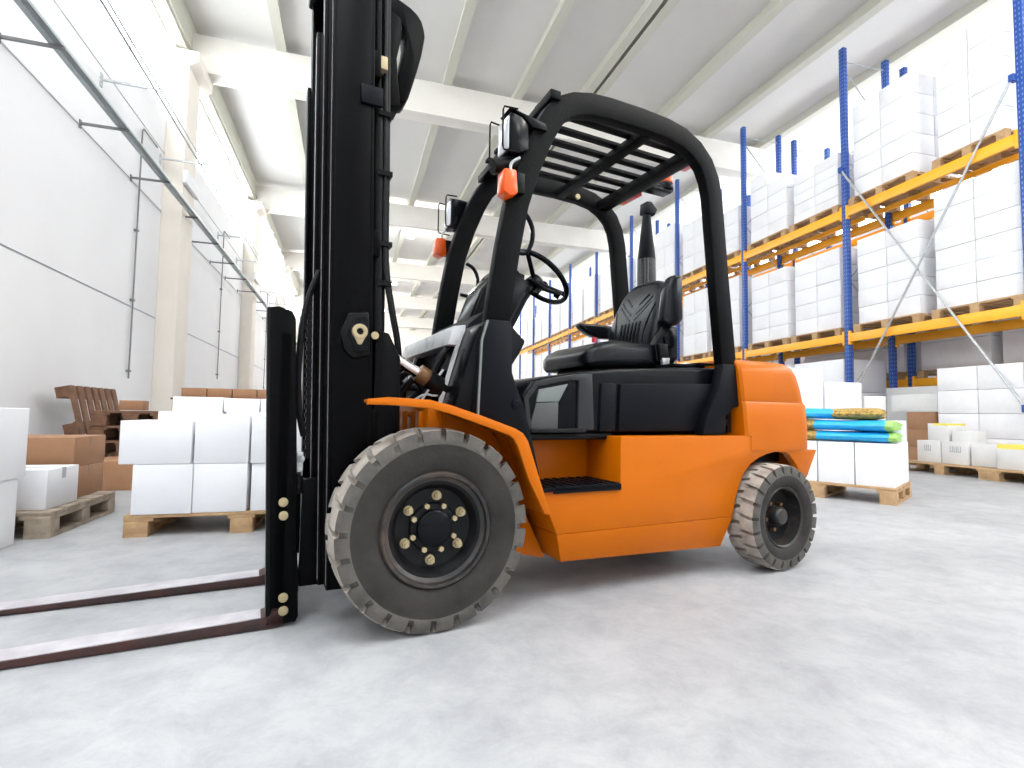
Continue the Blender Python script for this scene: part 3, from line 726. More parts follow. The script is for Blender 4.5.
for (x, y, z) in ((-.300, .47, 1.615), (-.340, -.47, 1.635)):
    bm = B(); prism(bm, [(x + .030, z + .05), (x - .022, z + .052), (x - .03, z - .04), (x, z - .056), (x + .032, z - .04)], y - .035, y + .035)
    ind = obj('indicator', bm, 'amber', T, .008)
    bm = B(); box(bm, x - .06, x - .024, y - .03, y + .03, z - .035, z + .045); obj('indicator_base', bm, 'black', ind, .003)
    bm = B(); tube(bm, [(x - .01, y, z + .05), (x - .015, y, z + .09), (x - .05, y, z + .12)], .006, 8); obj('cable', bm, 'galv', ind)
for y, x0, z0 in ((.41, -.345, 1.545), (-.36, -.425, 1.53)):
    bm = B(); tube(bm, [(x0 - .03, y, z0 + .01), (x0 - .07, y, z0 - .01), (x0 - .098, y, z0 - .06), (x0 - .095, y, z0 - .12), (x0 - .065, y, z0 - .165), (x0 + .0, y, z0 - .165)], .010, 8)
    obj('grab_handle', bm, 'plastic', T)
for y0, y1 in ((.24, .36), (-.22, -.10)):
    bm = B(); box(bm, -1.45, -1.385, y0, y1, 2.02, 2.065); obj('tail_lamp', bm, 'red', T, .006)
bm = B(); box(bm, -1.45, -1.385, -.27, -.22, 2.02, 2.065); obj('indicator', bm, 'amber', T, .006)
bm = B(); box(bm, -1.385, -1.34, -.34, .40, 2.0, 2.06); obj('lamp_bar', bm, 'black', T, .003)
bk_ = bpy.data.objects.new('beacon', None); C.objects.link(bk_); bk_.parent = T
bm = B(); cyl(bm, (-1.575, -.05, 2.055), (-1.575, -.05, 2.095), .052, 24); box(bm, -1.60, -1.38, -.085, -.015, 2.035, 2.07); obj('beacon_base', bm, 'plastic', bk_, .004)
bm = B(); cyl(bm, (-1.575, -.05, 2.095), (-1.575, -.05, 2.185), .050, 24, .042); obj('beacon_dome', bm, 'amber', bk_, .012, seg=3)

# --- air intake / exhaust stack
bm = B(); lathe_pts = [(.060, 1.10), (.060, 1.62), (.058, 1.74), (.052, 1.80), (.038, 1.92), (.027, 2.02), (.024, 2.09)]
cx_, cy_ = -1.70, -.35
rings = []
for r, z in lathe_pts:
    rings.append([(cx_ + r * math.cos(2 * PI * k / 24), cy_ + r * math.sin(2 * PI * k / 24), z) for k in range(24)])
loft(bm, rings[:3]); stk = obj('exhaust_stack', bm, 'perf', T)
bm = B(); loft(bm, rings[2:]); obj('stack_pipe', bm, 'dkplastic', stk)
bm = B(); prism(bm, [(cx_ + .03, 2.04), (cx_ + .025, 2.115), (cx_ - .01, 2.12), (cx_ - .065, 2.075), (cx_ - .04, 2.03)], cy_ - .035, cy_ + .035); obj('stack_cap', bm, 'dkplastic', stk, .006)
bm = B(); cyl(bm, (cx_, cy_, 1.0), (cx_, cy_, 1.12), .05, 16); obj('stack_bracket', bm, 'black', stk)

# --- mast
def lean(x, z): return x + .0215 * z
def rail(bm, x0, x1, y0, y1, z0, z1):
    v = box(bm, x0, x1, y0, y1, z0, z1)
    for q in v: q.co.x = lean(q.co.x, q.co.z)
mast = bpy.data.objects.new('mast', None); C.objects.link(mast); mast.parent = T
for s in (1, -1):
    ys_ = (lambda a, b: (a, b)) if s > 0 else (lambda a, b: (-b + .05, -a + .05))
    for nm, (xa, xb, ya, yb, z0, z1) in (('outer_rail', (.150, .300, .285, .340, .115, 2.62)), ('middle_rail', (.172, .322, .235, .285, .12, 2.70)), ('inner_rail', (.192, .343, .190, .235, .125, 2.15))):
        y0, y1 = ys_(ya, yb)
        bm = B(); ym = (y0 + y1) / 2
        rail(bm, xa + .012, xb - .012, *( (y1 - .02, y1) if s > 0 else (y0, y0 + .02)), z0, z1)
        rail(bm, xb - .016, xb, y0, y1, z0, z1); rail(bm, xa, xa + .016, y0, y1, z0, z1)
        o = obj(nm, bm, 'mastblack', mast, .003)
        bm = B(); rail(bm, xb - .001, xb + .0015, y1 - .010 if s > 0 else y0, y1 - .004 if s > 0 else y0 + .006, z0 + .02, z1 - .02); obj('rail_highlight', bm, 'edge', o)  # thin pale strip painting the highlight on the rail's front edge
    y0, y1 = ys_(.22, .33)
    bm = B()
    cyl(bm, (lean(.125, .2), (y0 + y1) / 2, .2), (lean(.125, 1.95), (y0 + y1) / 2, 1.95), .032, 20)
    cyl(bm, (lean(.125, 1.95), (y0 + y1) / 2, 1.95), (lean(.125, 2.62), (y0 + y1) / 2, 2.62), .022, 16)
    obj('lift_cylinder', bm, 'black', mast)
    bm = B(); prism(bm, [(.06, .55), (.065, .93), (.11, 1.02), (.16, 1.03), (.16, .15), (.085, .17)], *( (y0 + .01, y1 + .005) )); obj('mast_bracket', bm, 'mastblack', mast, .006)
for z0, z1 in ((.14, .24), (.62, .74), (1.30, 1.40), (1.98, 2.08), (2.52, 2.62)):
    bm = B(); rail(bm, .125, .155, -.28, .335, z0, z1); obj('cross_member', bm, 'mastblack', mast, .004)
bm = B(); rail(bm, .14, .152, -.24, .29, .24, 1.95); obj('mast_back_plate', bm, 'mastblack', mast)
bm = B(); rail(bm, .175, .34, -.22, .28, 2.56, 2.66); obj('mast_head', bm, 'mastblack', mast, .01)
# hexagonal chain-anchor plate with brass eye
bm = B(); prism(bm, [(.290, 1.005), (.262, 1.078), (.19, 1.088), (.182, .93), (.24, .915), (.272, .945)], .335, .362); hx = obj('anchor_plate', bm, 'black', mast, .008)
bm = B(); prism(bm, [(.262, 1.005), (.24, 1.060), (.19, 1.068), (.19, .945), (.235, .935)], .36, .368); obj('plate_cover', bm, 'plastic', hx, .004)
bm = B(); lathe(bm, [(.012, .368), (.012, .378), (.026, .378), (.028, .368)], .222, 1.012, 24); prism(bm, [(.245, 1.0), (.199, 1.0), (.216, .966), (.228, .966)], .368, .375); obj('grease_eye', bm, 'brass', hx, .001)
bm = B(); cyl(bm, (.165, .338, 1.005), (.165, .352, 1.005), .014, 12); obj('pivot_bolt', bm, 'brass', mast)
bm = B(); rail(bm, .12, .20, .335, .35, 1.86, 1.93); obj('hose_clamp', bm, 'dkplastic', mast, .003)
# looped hose guard at the mast top
outer = [(.20, 2.440), (.173, 2.446), (.119, 2.452), (.085, 2.450), (.055, 2.441), (.020, 2.428), (-.007, 2.410), (-.028, 2.385), (-.039, 2.35), (-.043, 2.325), (-.040, 2.30), (-.031, 2.24), (-.017, 2.177), (.003, 2.10), (.022, 2.032), (.034, 2.014), (.05, 2.012), (.065, 2.02)]
inner = [(.066, 2.12), (.052, 2.19), (.041, 2.246), (.037, 2.285), (.040, 2.318), (.050, 2.338), (.063, 2.347), (.085, 2.352), (.104, 2.355), (.20, 2.365)]
bm = B(); prism(bm, outer + inner, .07, .17); obj('hose_guard', bm, 'mastblack', mast, .006)
bm = B(); prism(bm, [(.16, 1.93), (.070, 1.95), (.082, 2.06), (.090, 2.14), (.076, 2.22), (.072, 2.28), (.080, 2.312), (.105, 2.328), (.17, 2.34)], .12, .24); obj('hose_pulley_plate', bm, 'mastblack', mast, .004)
for i, (x, y) in enumerate(((.100, .30), (.088, .285))):
    bm = B(); tube(bm, [(lean(x, 2.35), y, 2.35), (lean(x, 2.0), y, 2.0), (lean(x, 1.6), y, 1.6), (lean(x, 1.3), y, 1.3), (x - .0, y, 1.12), (x - .03, y - .02, 1.0), (x - .045, y - .04, .90)], .009, 8); obj('hydraulic_hose', bm, 'rubberhose', mast)
for z in (1.85, 1.62, 1.35, 1.2):
    bm = B(); rail(bm, .075, .13, .27, .315, z, z + .018)
    obj('hose_clip', bm, 'black', mast)
bm = B(); rail(bm, .10, .16, .24, .33, 2.02, 2.07); obj('warning_sticker', bm, 'brass', mast, .002)
# tilt cylinders
for y in (.27, -.27):
    bm = B(); cyl(bm, (.105, y, .955), (-.035, y, .875), .021, 18); tc_ = obj('tilt_rod', bm, 'chrome', T)
    bm = B(); cyl(bm, (-.02, y, .885), (-.06, y, .862), .036, 20); obj('gland', bm, 'gland', tc_, .002)
    bm = B(); cyl(bm, (-.06, y, .862), (-.30, y, .72), .038, 20); obj('cylinder_barrel', bm, 'black', tc_)
    bm = B(); cyl(bm, (.115, y - .03, .962), (.115, y + .03, .962), .026, 16); obj('clevis', bm, 'black', tc_)
# hydraulics clutter above the front axle
bm = B(); box(bm, -.24, -.10, -.2, .14, .745, .86); box(bm, -.22, -.12, -.12, .06, .86, .92); obj('valve_block', bm, 'black', T, .006)
hs = [[(.05, .1, .80), (.0, .12, .88), (-.06, .14, .90), (-.12, .16, .84), (-.18, .16, .78)], [(.06, -.05, .80), (.0, -.02, .90), (-.07, .02, .92), (-.14, .05, .88)],
      [(.04, .2, .79), (-.02, .22, .86), (-.07, .22, .80), (-.1, .2, .76)], [(-.05, .26, .80), (-.10, .26, .93), (-.15, .25, .99), (-.18, .22, 1.01)], [(-.02, .18, .78), (-.08, .2, .84), (-.14, .22, .96)],
      [(.06, .15, .78), (.02, .17, .82), (-.04, .17, .83), (-.1, .2, .79)]]
for p in hs:
    bm = B(); tube(bm, p, .014, 8); obj('hydraulic_hose', bm, 'rubberhose', T)
for p in ([(-.04, .27, .78), (-.07, .28, .83), (-.12, .28, .90)], [(-.01, .25, .775), (-.05, .27, .80), (-.10, .28, .80), (-.14, .28, .86), (-.15, .28, .92)]):
    bm = B(); tube(bm, p, .005, 6); obj('cable', bm, 'galv', T)

# --- carriage and forks
car = bpy.data.objects.new('fork_carriage', None); C.objects.link(car); car.parent = T
bm = B(); prism(bm, [(.385, .030), (.392, .014), (.474, .012), (.512, 1.082), (.482, 1.088), (.440, 1.075), (.428, 1.05)], .275, .300); obj('side_plate', bm, 'mastblack', car, .003)
bm = B(); prism(bm, [(.470, .012), (.485, .012), (.520, 1.08), (.509, 1.084)], .20, .300); obj('face_plate', bm, 'black', car, .003)
for z, x in ((.418, .445), (.373, .443), (.100, .434), (.056, .432)):
    bm = B(); cyl(bm, (x, .298, z), (x, .308, z), .0155, 18); obj('plate_bolt', bm, 'brass', car, .002)
for z0, z1 in ((.44, .52), (.10, .18)):
    bm = B(); box(bm, .385, .43, -.42, .275, z0, z1); obj('carriage_bar', bm, 'black', car, .004)
for a, b in ((.235, .275), (-.235, -.185)):
    bm = B(); box(bm, .32, .385, a, b, .12, .49); obj('carriage_bracket', bm, 'mastblack', car, .004)
bm = B(); box(bm, .385, .41, .255, .275, .50, .585); cyl(bm, (.395, .24, .56), (.395, .275, .56), .016, 14); obj('chain_anchor', bm, 'galv', car, .003)
bm = B()
for k in range(18):
    z = .56 + k * .032; x = .372 + .0215 * (z - .6)
    box(bm, x - .006, x + .006, .245, .262, z, z + .022); box(bm, x - .011, x + .011, .249, .258, z + .016, z + .034)
obj('lift_chain', bm, 'black', car)
bm = B(); tube(bm, [(.352, .25, 1.24), (.385, .255, 1.14), (.405, .26, 1.02), (.410, .26, .85), (.402, .26, .72), (.385, .255, .64)], .011, 8); obj('hydraulic_hose', bm, 'rubberhose', car)
for ya, yb, top in ((.205, .300, 1.0), (-.29, -.19, .575)):
    fk = bpy.data.objects.new('fork', None); C.objects.link(fk); fk.parent = T
    bm = B()
    path = [(.435, top), (.435, .12), (.450, .05), (.50, .032), (.62, .028), (1.62, .020)]
    # shank
    prism(bm, [(.43, .05), (.47, .055), (.475, top), (.435, top)], ya, yb)
    obj('shank', bm, 'mastblack', fk, .004)
    bm = B()
    prism(bm, [(.425, .05), (.43, .010), (.46, .003), (1.62, .003), (1.64, .010), (1.58, .016), (.56, .038), (.50, .040), (.475, .048), (.47, .07), (.43, .07)], ya, yb)
    obj('blade', bm, 'fork', fk, .003)
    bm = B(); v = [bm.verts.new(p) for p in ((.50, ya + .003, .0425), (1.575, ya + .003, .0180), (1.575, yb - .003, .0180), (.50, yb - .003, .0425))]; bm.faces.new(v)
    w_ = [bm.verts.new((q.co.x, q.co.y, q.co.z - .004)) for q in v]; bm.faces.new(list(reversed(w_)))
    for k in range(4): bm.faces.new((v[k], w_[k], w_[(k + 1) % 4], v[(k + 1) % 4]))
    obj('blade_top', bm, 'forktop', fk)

# ------------------------------------------------------------------ pallets and cartons
def pallet_mesh_parts(root, L, Wd, m):
    """L along local x, Wd along local y; origin at centre on the ground"""
    x0, x1, y0, y1 = -L / 2, L / 2, -Wd / 2, Wd / 2
    bm = B()
    nb = 7 if Wd > 1 else 5
    bw = .13 if nb == 5 else .11
    for k in range(nb):
        y = y0 + (Wd - bw) * k / (nb - 1); box(bm, x0, x1, y, y + bw, .122, .144)
    for k in range(3):
        x = x0 + (L - .145) * k / 2; box(bm, x, x + .145, y0, y1, .10, .122)
    obj('deck', bm, m, root, .002)
    for k in range(3):
        x = x0 + (L - .12) * k / 2
        bm = B(); box(bm, x, x + .12, y0, y1, 0, .022); obj('runner', bm, m, root)
        for y in (y0, -.05, y1 - .1):
            bm = B(); box(bm, x, x + .12, y, y + .1, .022, .10); obj('block', bm, m, root, .002)
def pallet(loc, rotz, L, Wd, m, label, group=None, name='wooden_pallet'):
    t = empty(name, loc, rotz, label, 'pallet', group); pallet_mesh_parts(t, L, Wd, m); return t
_box_cache = {}
def carton(loc, dims, rotz, label, m='white', group=None, seam=False, name='carton', bev=.004):
    key = (tuple(round(d, 3) for d in dims), m, seam)
    if key in _box_cache:
        o = _box_cache[key]; r = dup(o, loc, rotz, label)
        if group: r['group'] = group
        elif 'group' in r: del r['group']
        return r
    dx, dy, dz = dims
    bm = B(); box(bm, -dx / 2, dx / 2, -dy / 2, dy / 2, 0, dz)
    o = obj(name, bm, m, None, bev, loc, rotz); tag(o, label, 'box', group)
    if seam:
        bm = B(); w = .02
        box(bm, -dx / 2 - .0008, dx / 2 + .0008, -w, w, dz * .72, dz + .001)
        box(bm, -w, w, -dy / 2 - .0008, dy / 2 + .0008, dz * .72, dz + .001) if seam == 2 else None
        obj('tape', bm, 'seam' if m != 'brown' else 'tape', o)
    _box_cache[key] = o
    return o

def rot2(x, y, a): return (x * math.cos(a) - y * math.sin(a), x * math.sin(a) + y * math.cos(a))

# far-left stack against the frame edge
carton((-1.885, 3.255, 0), (.40, .40, .352), R(-3), 'large white carton at the edge of the frame by the weathered pallet, bottom of two')
carton((-1.875, 3.265, .353), (.42, .42, .367), R(-3), 'large white carton at the edge of the frame by the weathered pallet, top of two')
# weathered pallet with small white box and brown boxes
pallet((-1.875, 3.96, 0), R(-1), .62, .80, 'greypallet', 'weathered grey pallet under the brown boxes near the left wall')
carton((-1.775, 3.80, .145), (.30, .33, .225), R(-2), 'small white carton in front of two brown boxes on the weathered pallet', 'white', seam=1)
carton((-1.925, 4.22, .145), (.52, .42, .20), R(0), 'brown cardboard box, lower of the two on the weathered pallet', 'brown', seam=1)
carton((-1.925, 4.22, .346), (.52, .42, .19), R(-1), 'brown cardboard box, upper of the two on the weathered pallet', 'brown', seam=1)
# brown boxes and pallet stack behind
carton((-2.02, 5.70, 0), (.36, .5, .26), 0, 'brown cardboard box on the floor under the stacked dark pallets', 'brown', name='carton')
for k in range(3):
    pallet((-2.12, 6.45, .262 + k * .146) if k else (-2.12, 6.45, .262), R(3 * k), .62, .82, 'darkpallet', 'dark wooden pallet, %s of the three stacked behind the brown boxes' % ('bottom', 'middle', 'top')[k], 'dark pallets stacked by the left wall')
# two pallets on top, brown box
carton((-2.15, 6.35, .706), (.2, .3, .10), R(8), 'small brown cardboard box lying on top of the stacked dark pallets', 'brown')
# pallet leaning against the wall
lp_ = pallet((0, 0, 0), 0, .95, 1.16, 'darkpallet', 'dark wooden pallet standing on edge and leaning back on the wall')
ca, sa = math.cos(R(13)), math.sin(R(13))
lp_.matrix_world = Matrix(((-sa, 0, ca, -2.97), (0, -1, 0, 7.44), (ca, 0, sa, .475), (0, 0, 0, 1)))
# pallet C with white cartons (centre-left)
pc = pallet((-.59, 3.86, 0), R(-1), 1.20, .80, 'pallet', 'light wooden pallet carrying big white cartons beside the fork carriage'); pc.scale.z = .87
ZP = .1265
cn = ('outer end', 'second from the outer end', 'third from the outer end', 'end behind the mast')
for k, x in enumerate((-1.008, -.712, -.405, -.10)):
    carton((x, 3.63, ZP), (.302 if k == 0 else .285, .34, .283), R(-2), 'white carton, bottom row on the pallet by the forks, ' + cn[k])
for k, (x, w, h, yy) in enumerate(((-1.05, .362, .246, 3.64), (-.712, .29, .288, 3.64), (-.405, .30, .280, 3.63), (-.10, .29, .28, 3.63))):
    carton((x, yy, ZP + .285), (w, .36, h), R(-2), 'white carton, top row on the pallet by the forks, ' + cn[k])
for k, x in enumerate((-.99, -.60, -.21)):
    e = ('outer end', 'middle', 'end behind the mast')[k]
    carton((x, 4.04, ZP), (.37, .36, .285), 0, 'white carton behind on the forks-side pallet, bottom, ' + e)
    carton((x, 4.04, ZP + .287), (.37, .36, .298), 0, 'white carton behind on the forks-side pallet, upper, ' + e)
for k, (x, w) in enumerate(((-.955, .29), (-.695, .215), (-.46, .24))):
    carton((x, 4.04, ZP + .587), (w, .34, .095 if k == 0 else .09), 0, 'flat white carton on the forks-side pallet, ' + ('outer one', 'middle one', 'inner one by the mast')[k], 'white2' if k else 'white', seam=1)
# rear pallet with white boxes and brown boxes on top
pallet((-1.15, 6.75, 0), 0, 1.5, .80, 'pallet', 'light wooden pallet standing behind the pallet of white cartons by the forks')
for k, x in enumerate((-1.60, -1.11, -.62)):
    carton((x, 6.72, .145), (.48, .5, .50), 0, 'large white carton on the pallet behind, %s' % ('outer end', 'middle', 'end by the mast')[k])
    carton((x, 6.72, .646), (.47, .45, .185), 0, 'flat white carton under the row of small brown boxes, %s' % ('outer end', 'middle', 'end by the mast')[k], 'white2', seam=1)
bm = B(); box(bm, -.75, .75, -.25, .25, 0, .02); o = obj('board', bm, 'darkpallet', None, .002, (-1.15, 6.85, .832)); tag(o, 'thin brown board under the row of small brown boxes', 'board')
for k in range(5):
    carton((-1.70 + k * .26, 6.85, .853), (.25, .3, .115), 0, 'small brown cardboard box on top of white cartons, %s from the wall' % ('first', 'second', 'third', 'fourth', 'fifth')[k], 'brown', group='brown boxes on the rear stack')

# pallet with bags (right of the truck)
bpr = R(28)
ax, ay = math.cos(bpr), math.sin(bpr)
PC = Vector((4.44, 3.28, 0))      # corner nearest the camera
ux = Vector((-.47, .883, 0)).normalized(); uy = Vector((.883, .47, 0)).normalized()
# the pallet's long front edge runs along ux, its depth along the perpendicular
rz_ = math.atan2(ux.y, ux.x) - PI
def onp(a, b, z): v = PC + ux * a + uy * b; return (v.x, v.y, z)
pallet(onp(.60, .40, 0), rz_, 1.20, .80, 'pallet', 'light wooden pallet under white cartons and blue bags right of the forklift')
for i in range(4):
    for j in range(2):
        a = .155 + i * .295; b = .20 + j * .38
        carton(onp(a, b, .145), (.285, .36, .375), rz_, 'white carton on the bag pallet, %s row, %s' % (('front', 'rear')[j], ('at the open corner', 'second from the open corner', 'third from the open corner', 'behind the rear tyre')[i]))
for i, z in enumerate((.521,)):
    carton(onp(.12, .62, .521), (.2, .25, .20), rz_, 'small white carton standing beside the blue bags on the pallet', 'white2')
def bag(loc, rotz, L, Wd, H, flip, label):
    bm = B(); S = []; n = 18; mats = []
    for k in range(n + 1):
        t = k / n; x = -L / 2 + L * t
        e = min(1, .82 + min(t, 1 - t) * 3) if 0 < t < 1 else .72
        ring = []
        for j in range(16):
            a = 2 * PI * j / 16; c, s_ = math.cos(a), math.sin(a)
            yy = Wd / 2 * (abs(c) ** .7) * (1 if c > 0 else -1) * (.8 + .2 * e)
            zz = H / 2 + H / 2 * (abs(s_) ** .8) * (1 if s_ > 0 else -1) * e * (1 + .06 * math.sin(9 * t + 2 * c))
            ring.append((x + .01 * math.sin(5 * a), yy + .008 * math.sin(7 * t * PI), zz))
        S.append(ring)
    loft(bm, S)
    bm.faces.ensure_lookup_table()
    for f in bm.faces:
        cx = f.calc_center_median().x / L + .5
        if flip: cx = 1 - cx
        f.material_index = 0 if cx < .60 else 1
        if cx < .07: f.material_index = 2
    o = obj('bag', bm, ['bagblue', 'baggold', 'baggreen'], None, 0, loc, rotz); tag(o, label, 'bag', 'blue and gold bags on the pallet'); return o
bag(onp(.50, .20, .524), rz_ + R(2), 1.0, .40, .095, True, 'blue and gold plastic bag at the bottom of the bag pile')
bag(onp(.51, .21, .621), rz_ - R(2), 1.0, .40, .10, True, 'blue and gold plastic bag in the middle of the bag pile')
bag(onp(.60, .22, .724), rz_ + R(5), .98, .38, .105, False, 'blue and gold plastic bag on top of the bag pile')

# ------------------------------------------------------------------ pallet racks
RA = R(3.46); RU = Vector((math.sin(RA), math.cos(RA), 0)); RV = Vector((math.cos(RA), -math.sin(RA), 0)); RO = Vector((8.55, 5.0, 0))
def rk(u, v, z): p = RO + RU * u + RV * v; return Vector((p.x, p.y, z))
RZ = -RA       # local x -> RV, local y -> RU
POSTS = [-.56, 2.22, 5.03, 7.95, 10.88, 13.95, 17.05, 20.1, 23.1, 26.1]
def rbox(bm, u0, u1, v0, v1, z0, z1): box(bm, v0, v1, u0, u1, z0, z1)     # in a rack-local frame
def make_rack(name, label, v0, levels, posts, top):
    t = empty(name, rk(0, v0, 0), RZ, label, 'pallet rack')
    proto = None
    for u in posts:
        fr = bpy.data.objects.new('upright_frame', None); C.objects.link(fr); fr.parent = t; fr.location = (0, u, 0)
        for v in (0, 1.0):
            bm = B(); box(bm, -.045, .045, -.05, .05, .01, top if v == 0 else top - .06); p = obj('post', bm, 'post', fr, .004, loc=(v, 0, 0))
        bm = B(); box(bm, -.08, .08, -.08, .08, 0, .01); box(bm, .92, 1.08, -.08, .08, 0, .01); obj('foot_plate', bm, 'blue', fr)
        z = .3; flip = 0; bm = B()
        while z < top - 1.0:
            a, b = ((.04, 0, z), (.96, 0, z + 1.0)) if flip else ((.96, 0, z), (.04, 0, z + 1.0))
            cyl(bm, a, b, .012, 6); z += 1.0; flip ^= 1
        cyl(bm, (.04, 0, top - .25), (.96, 0, top - .25), .012, 6)
        obj('brace', bm, 'galv', fr)
    for a, b in zip(posts, posts[1:]):
        for z0, z1 in levels:
            for v in (0, 1.0):
                bm = B(); box(bm, v - .055 if v == 0 else v, v - .005 if v == 0 else v + .05, a + .045, b - .045, z0, z1)
                for uu in (a + .045, b - .085): box(bm, v - .062 if v == 0 else v, v - .002 if v == 0 else v + .057, uu, uu + .04, z0 - .05, z1 + .05)
                o = obj('beam', bm, 'beam', t, .004)
    return t
rackA = make_rack('pallet_rack', 'tall pallet rack with blue uprights and orange beams facing the forklift', 0, ((2.13, 2.28), (4.46, 4.62)), POSTS, 7.72)
bm = B()
for i in range(len(POSTS) - 1): box(bm, .45, .50, POSTS[i] + .05, POSTS[i + 1] - .05, 4.48, 4.56)
obj('support_beam', bm, 'beam', rackA, .003)
# sway rods crossing the nearest bay
for a, b in (((-.075, 2.24, 5.36), (-.075, -.50, .90)), ((-.095, -.50, 5.38), (-.095, 2.24, .85))):
    bm = B(); cyl(bm, a, b, .017, 8); rd = obj('sway_rod', bm, 'galv', rackA)
    for q in (a, b):
        bm = B(); box(bm, -.12, -.02, q[1] - .03, q[1] + .03, q[2] - .05, q[2] + .05)
        obj('rod_plate', bm, 'blue', rd, .003)
for a, b in (((-.075, 2.24, 5.36), (-.075, 5.03, .90)),):
    pass
rackB = make_rack('pallet_rack', 'second pallet rack standing back to back behind the tall rack', 1.45, ((1.36, 1.50), (4.42, 4.56)), [-3.4, -.56, 2.22, 5.03, 7.95, 10.88, 13.95], 7.6)

BAYN = ('first', 'second', 'third', 'fourth', 'fifth', 'sixth', 'seventh', 'eighth', 'ninth')
def rack_pallet(u, v, z, bay, side, lev, L=1.0, near=True, which='tall rack'):
    lab = 'wooden pallet on the %s, %s level, %s bay, %s half' % (which, lev, BAYN[bay], side)
    key = ('p', round(L, 2), near)
    if key in _box_cache:
        return dup(_box_cache[key], rk(u, v, z), RZ + PI / 2, lab, 'pallets on the rack beams')
    if near:
        t = pallet(rk(u, v, z), RZ + PI / 2, L, 1.08, 'pallet', lab, 'pallets on the rack beams')
    else:
        bm = B(); Wd = 1.08
        for k in range(5):
            y = -Wd / 2 + (Wd - .15) * k / 4; box(bm, -L / 2, L / 2, y, y + .15, .12, .144)
        for i in range(3):
            y = (-Wd / 2, -.05, Wd / 2 - .1)[i]
            for k in range(3):
                x = -L / 2 + (L - .12) * k / 2; box(bm, x, x + .12, y, y + .1, .0, .12)
        t = obj('wooden_pallet', bm, 'pallet', None, 0, rk(u, v, z), RZ + PI / 2); tag(t, lab, 'pallet', 'pallets on the rack beams')
    _box_cache[key] = t; return t
count = 0
def load(u0, u1, z, h, bay, side, lev, nu, nv, nz, which='tall rack', vb=0.03, dv=1.0, m='white', missing=()):
    """stack of cartons nu x nv x nz filling u0..u1, depth dv, height h"""
    global count
    lab = 'white carton on the %s, %s level, %s bay, %s half' % (which, lev, BAYN[bay], side)
    du = (u1 - u0) / nu; d2 = dv / nv; dz = h / nz
    for k in range(nz):
        for i in range(nu):
            for j in range(nv):
                if (i, k) in missing: continue
                jit = random.uniform(-.006, .006)
                mm = 'white2' if (k * 3 + i * 5 + j) % 4 == 0 else m
                carton(rk(u0 + du * (i + .5), vb + d2 * (j + .5) + jit, z + dz * k), (d2 - .012, du - .012, dz - .006), RZ, lab, mm, 'cartons on the %s level, %s bay, %s half of the %s' % (lev, BAYN[bay], side, which), bev=.006)
                count += 1
G = .145
UPH = [(1.90, 1.95), (1.05, 1.55), (1.15, 1.45), (1.75, 1.5), (1.6, 1.8), (1.8, 1.5), (1.7, 1.6), (1.5, 1.7), (1.6, 1.6)]
for i in range(len(POSTS) - 1):
    a, b = POSTS[i], POSTS[i + 1]
    near = i < 2
    # upper level
    if i == 0:
        rack_pallet(.13, .5, 4.622, 0, 'near', 'upper', 1.0); load(-.33, .58, 4.622 + G, 1.82, 0, 'near', 'upper', 2, 2, 5)
        rack_pallet(1.53, .5, 4.622, 0, 'far', 'upper', 1.2); load(.98, 2.08, 4.622 + G, 1.72, 0, 'far', 'upper', 2, 2, 5)
        rack_pallet(.10, .5, 2.282, 0, 'near', 'lower', 1.2); load(-.46, .68, 2.282 + G, 1.86, 0, 'near', 'lower', 2, 2, 6)
        rack_pallet(1.48, .5, 2.282, 0, 'far', 'lower', 1.2); load(.92, 2.04, 2.282 + G, 1.55, 0, 'far', 'lower', 2, 2, 5)
        continue
    mid = (a + b) / 2
    for sgn, side, hh in ((-1, 'near', UPH[i][0]), (1, 'far', UPH[i][1])):
        c = mid + sgn * .66
        L = 1.2 if near else 1.2
        rack_pallet(c, .5, 4.622, i, side, 'upper', L, near); rack_pallet(c, .5, 2.282, i, side, 'lower', L, near)
        if i <= 1: n = (2, 1, 5)
        elif i <= 3: n = (2, 1, 3)
        else: n = (1, 1, 2)
        load(c - .56, c + .56, 4.622 + G, hh, i, side, 'upper', *n, missing=((0, n[2] - 1),) if (i == 1 and sgn > 0) else ())
        load(c - .56, c + .56, 2.282 + G, 1.55 + .2 * ((i * 7 + sgn) % 2), i, side, 'lower', *n)
        if i >= 1: load(c - .6, c + .6, 0, 1.85, i, side, 'ground', 1, 1, 3 if i < 3 else 1)
# second rack loads visible through the gaps
for i, (a, b) in enumerate(((-3.4, -.56), (-.56, 2.22), (2.22, 5.03))):
    mid = (a + b) / 2
    for sgn, side in ((-1, 'near'), (1, 'far')):
        c = mid + sgn * .66
        rack_pallet(c, 1.95, 1.502, i, side, 'lower', 1.2, False, 'second rack')
        load(c - .58, c + .58, 1.502 + G, 2.55, i, side, 'lower', 1, 1, 5, 'second rack', 1.48, .95)
        if i: load(c - .58, c + .58, 4.562 + G, 1.6, i, side, 'upper', 1, 1, 2, 'second rack', 1.48, .95) if False else None

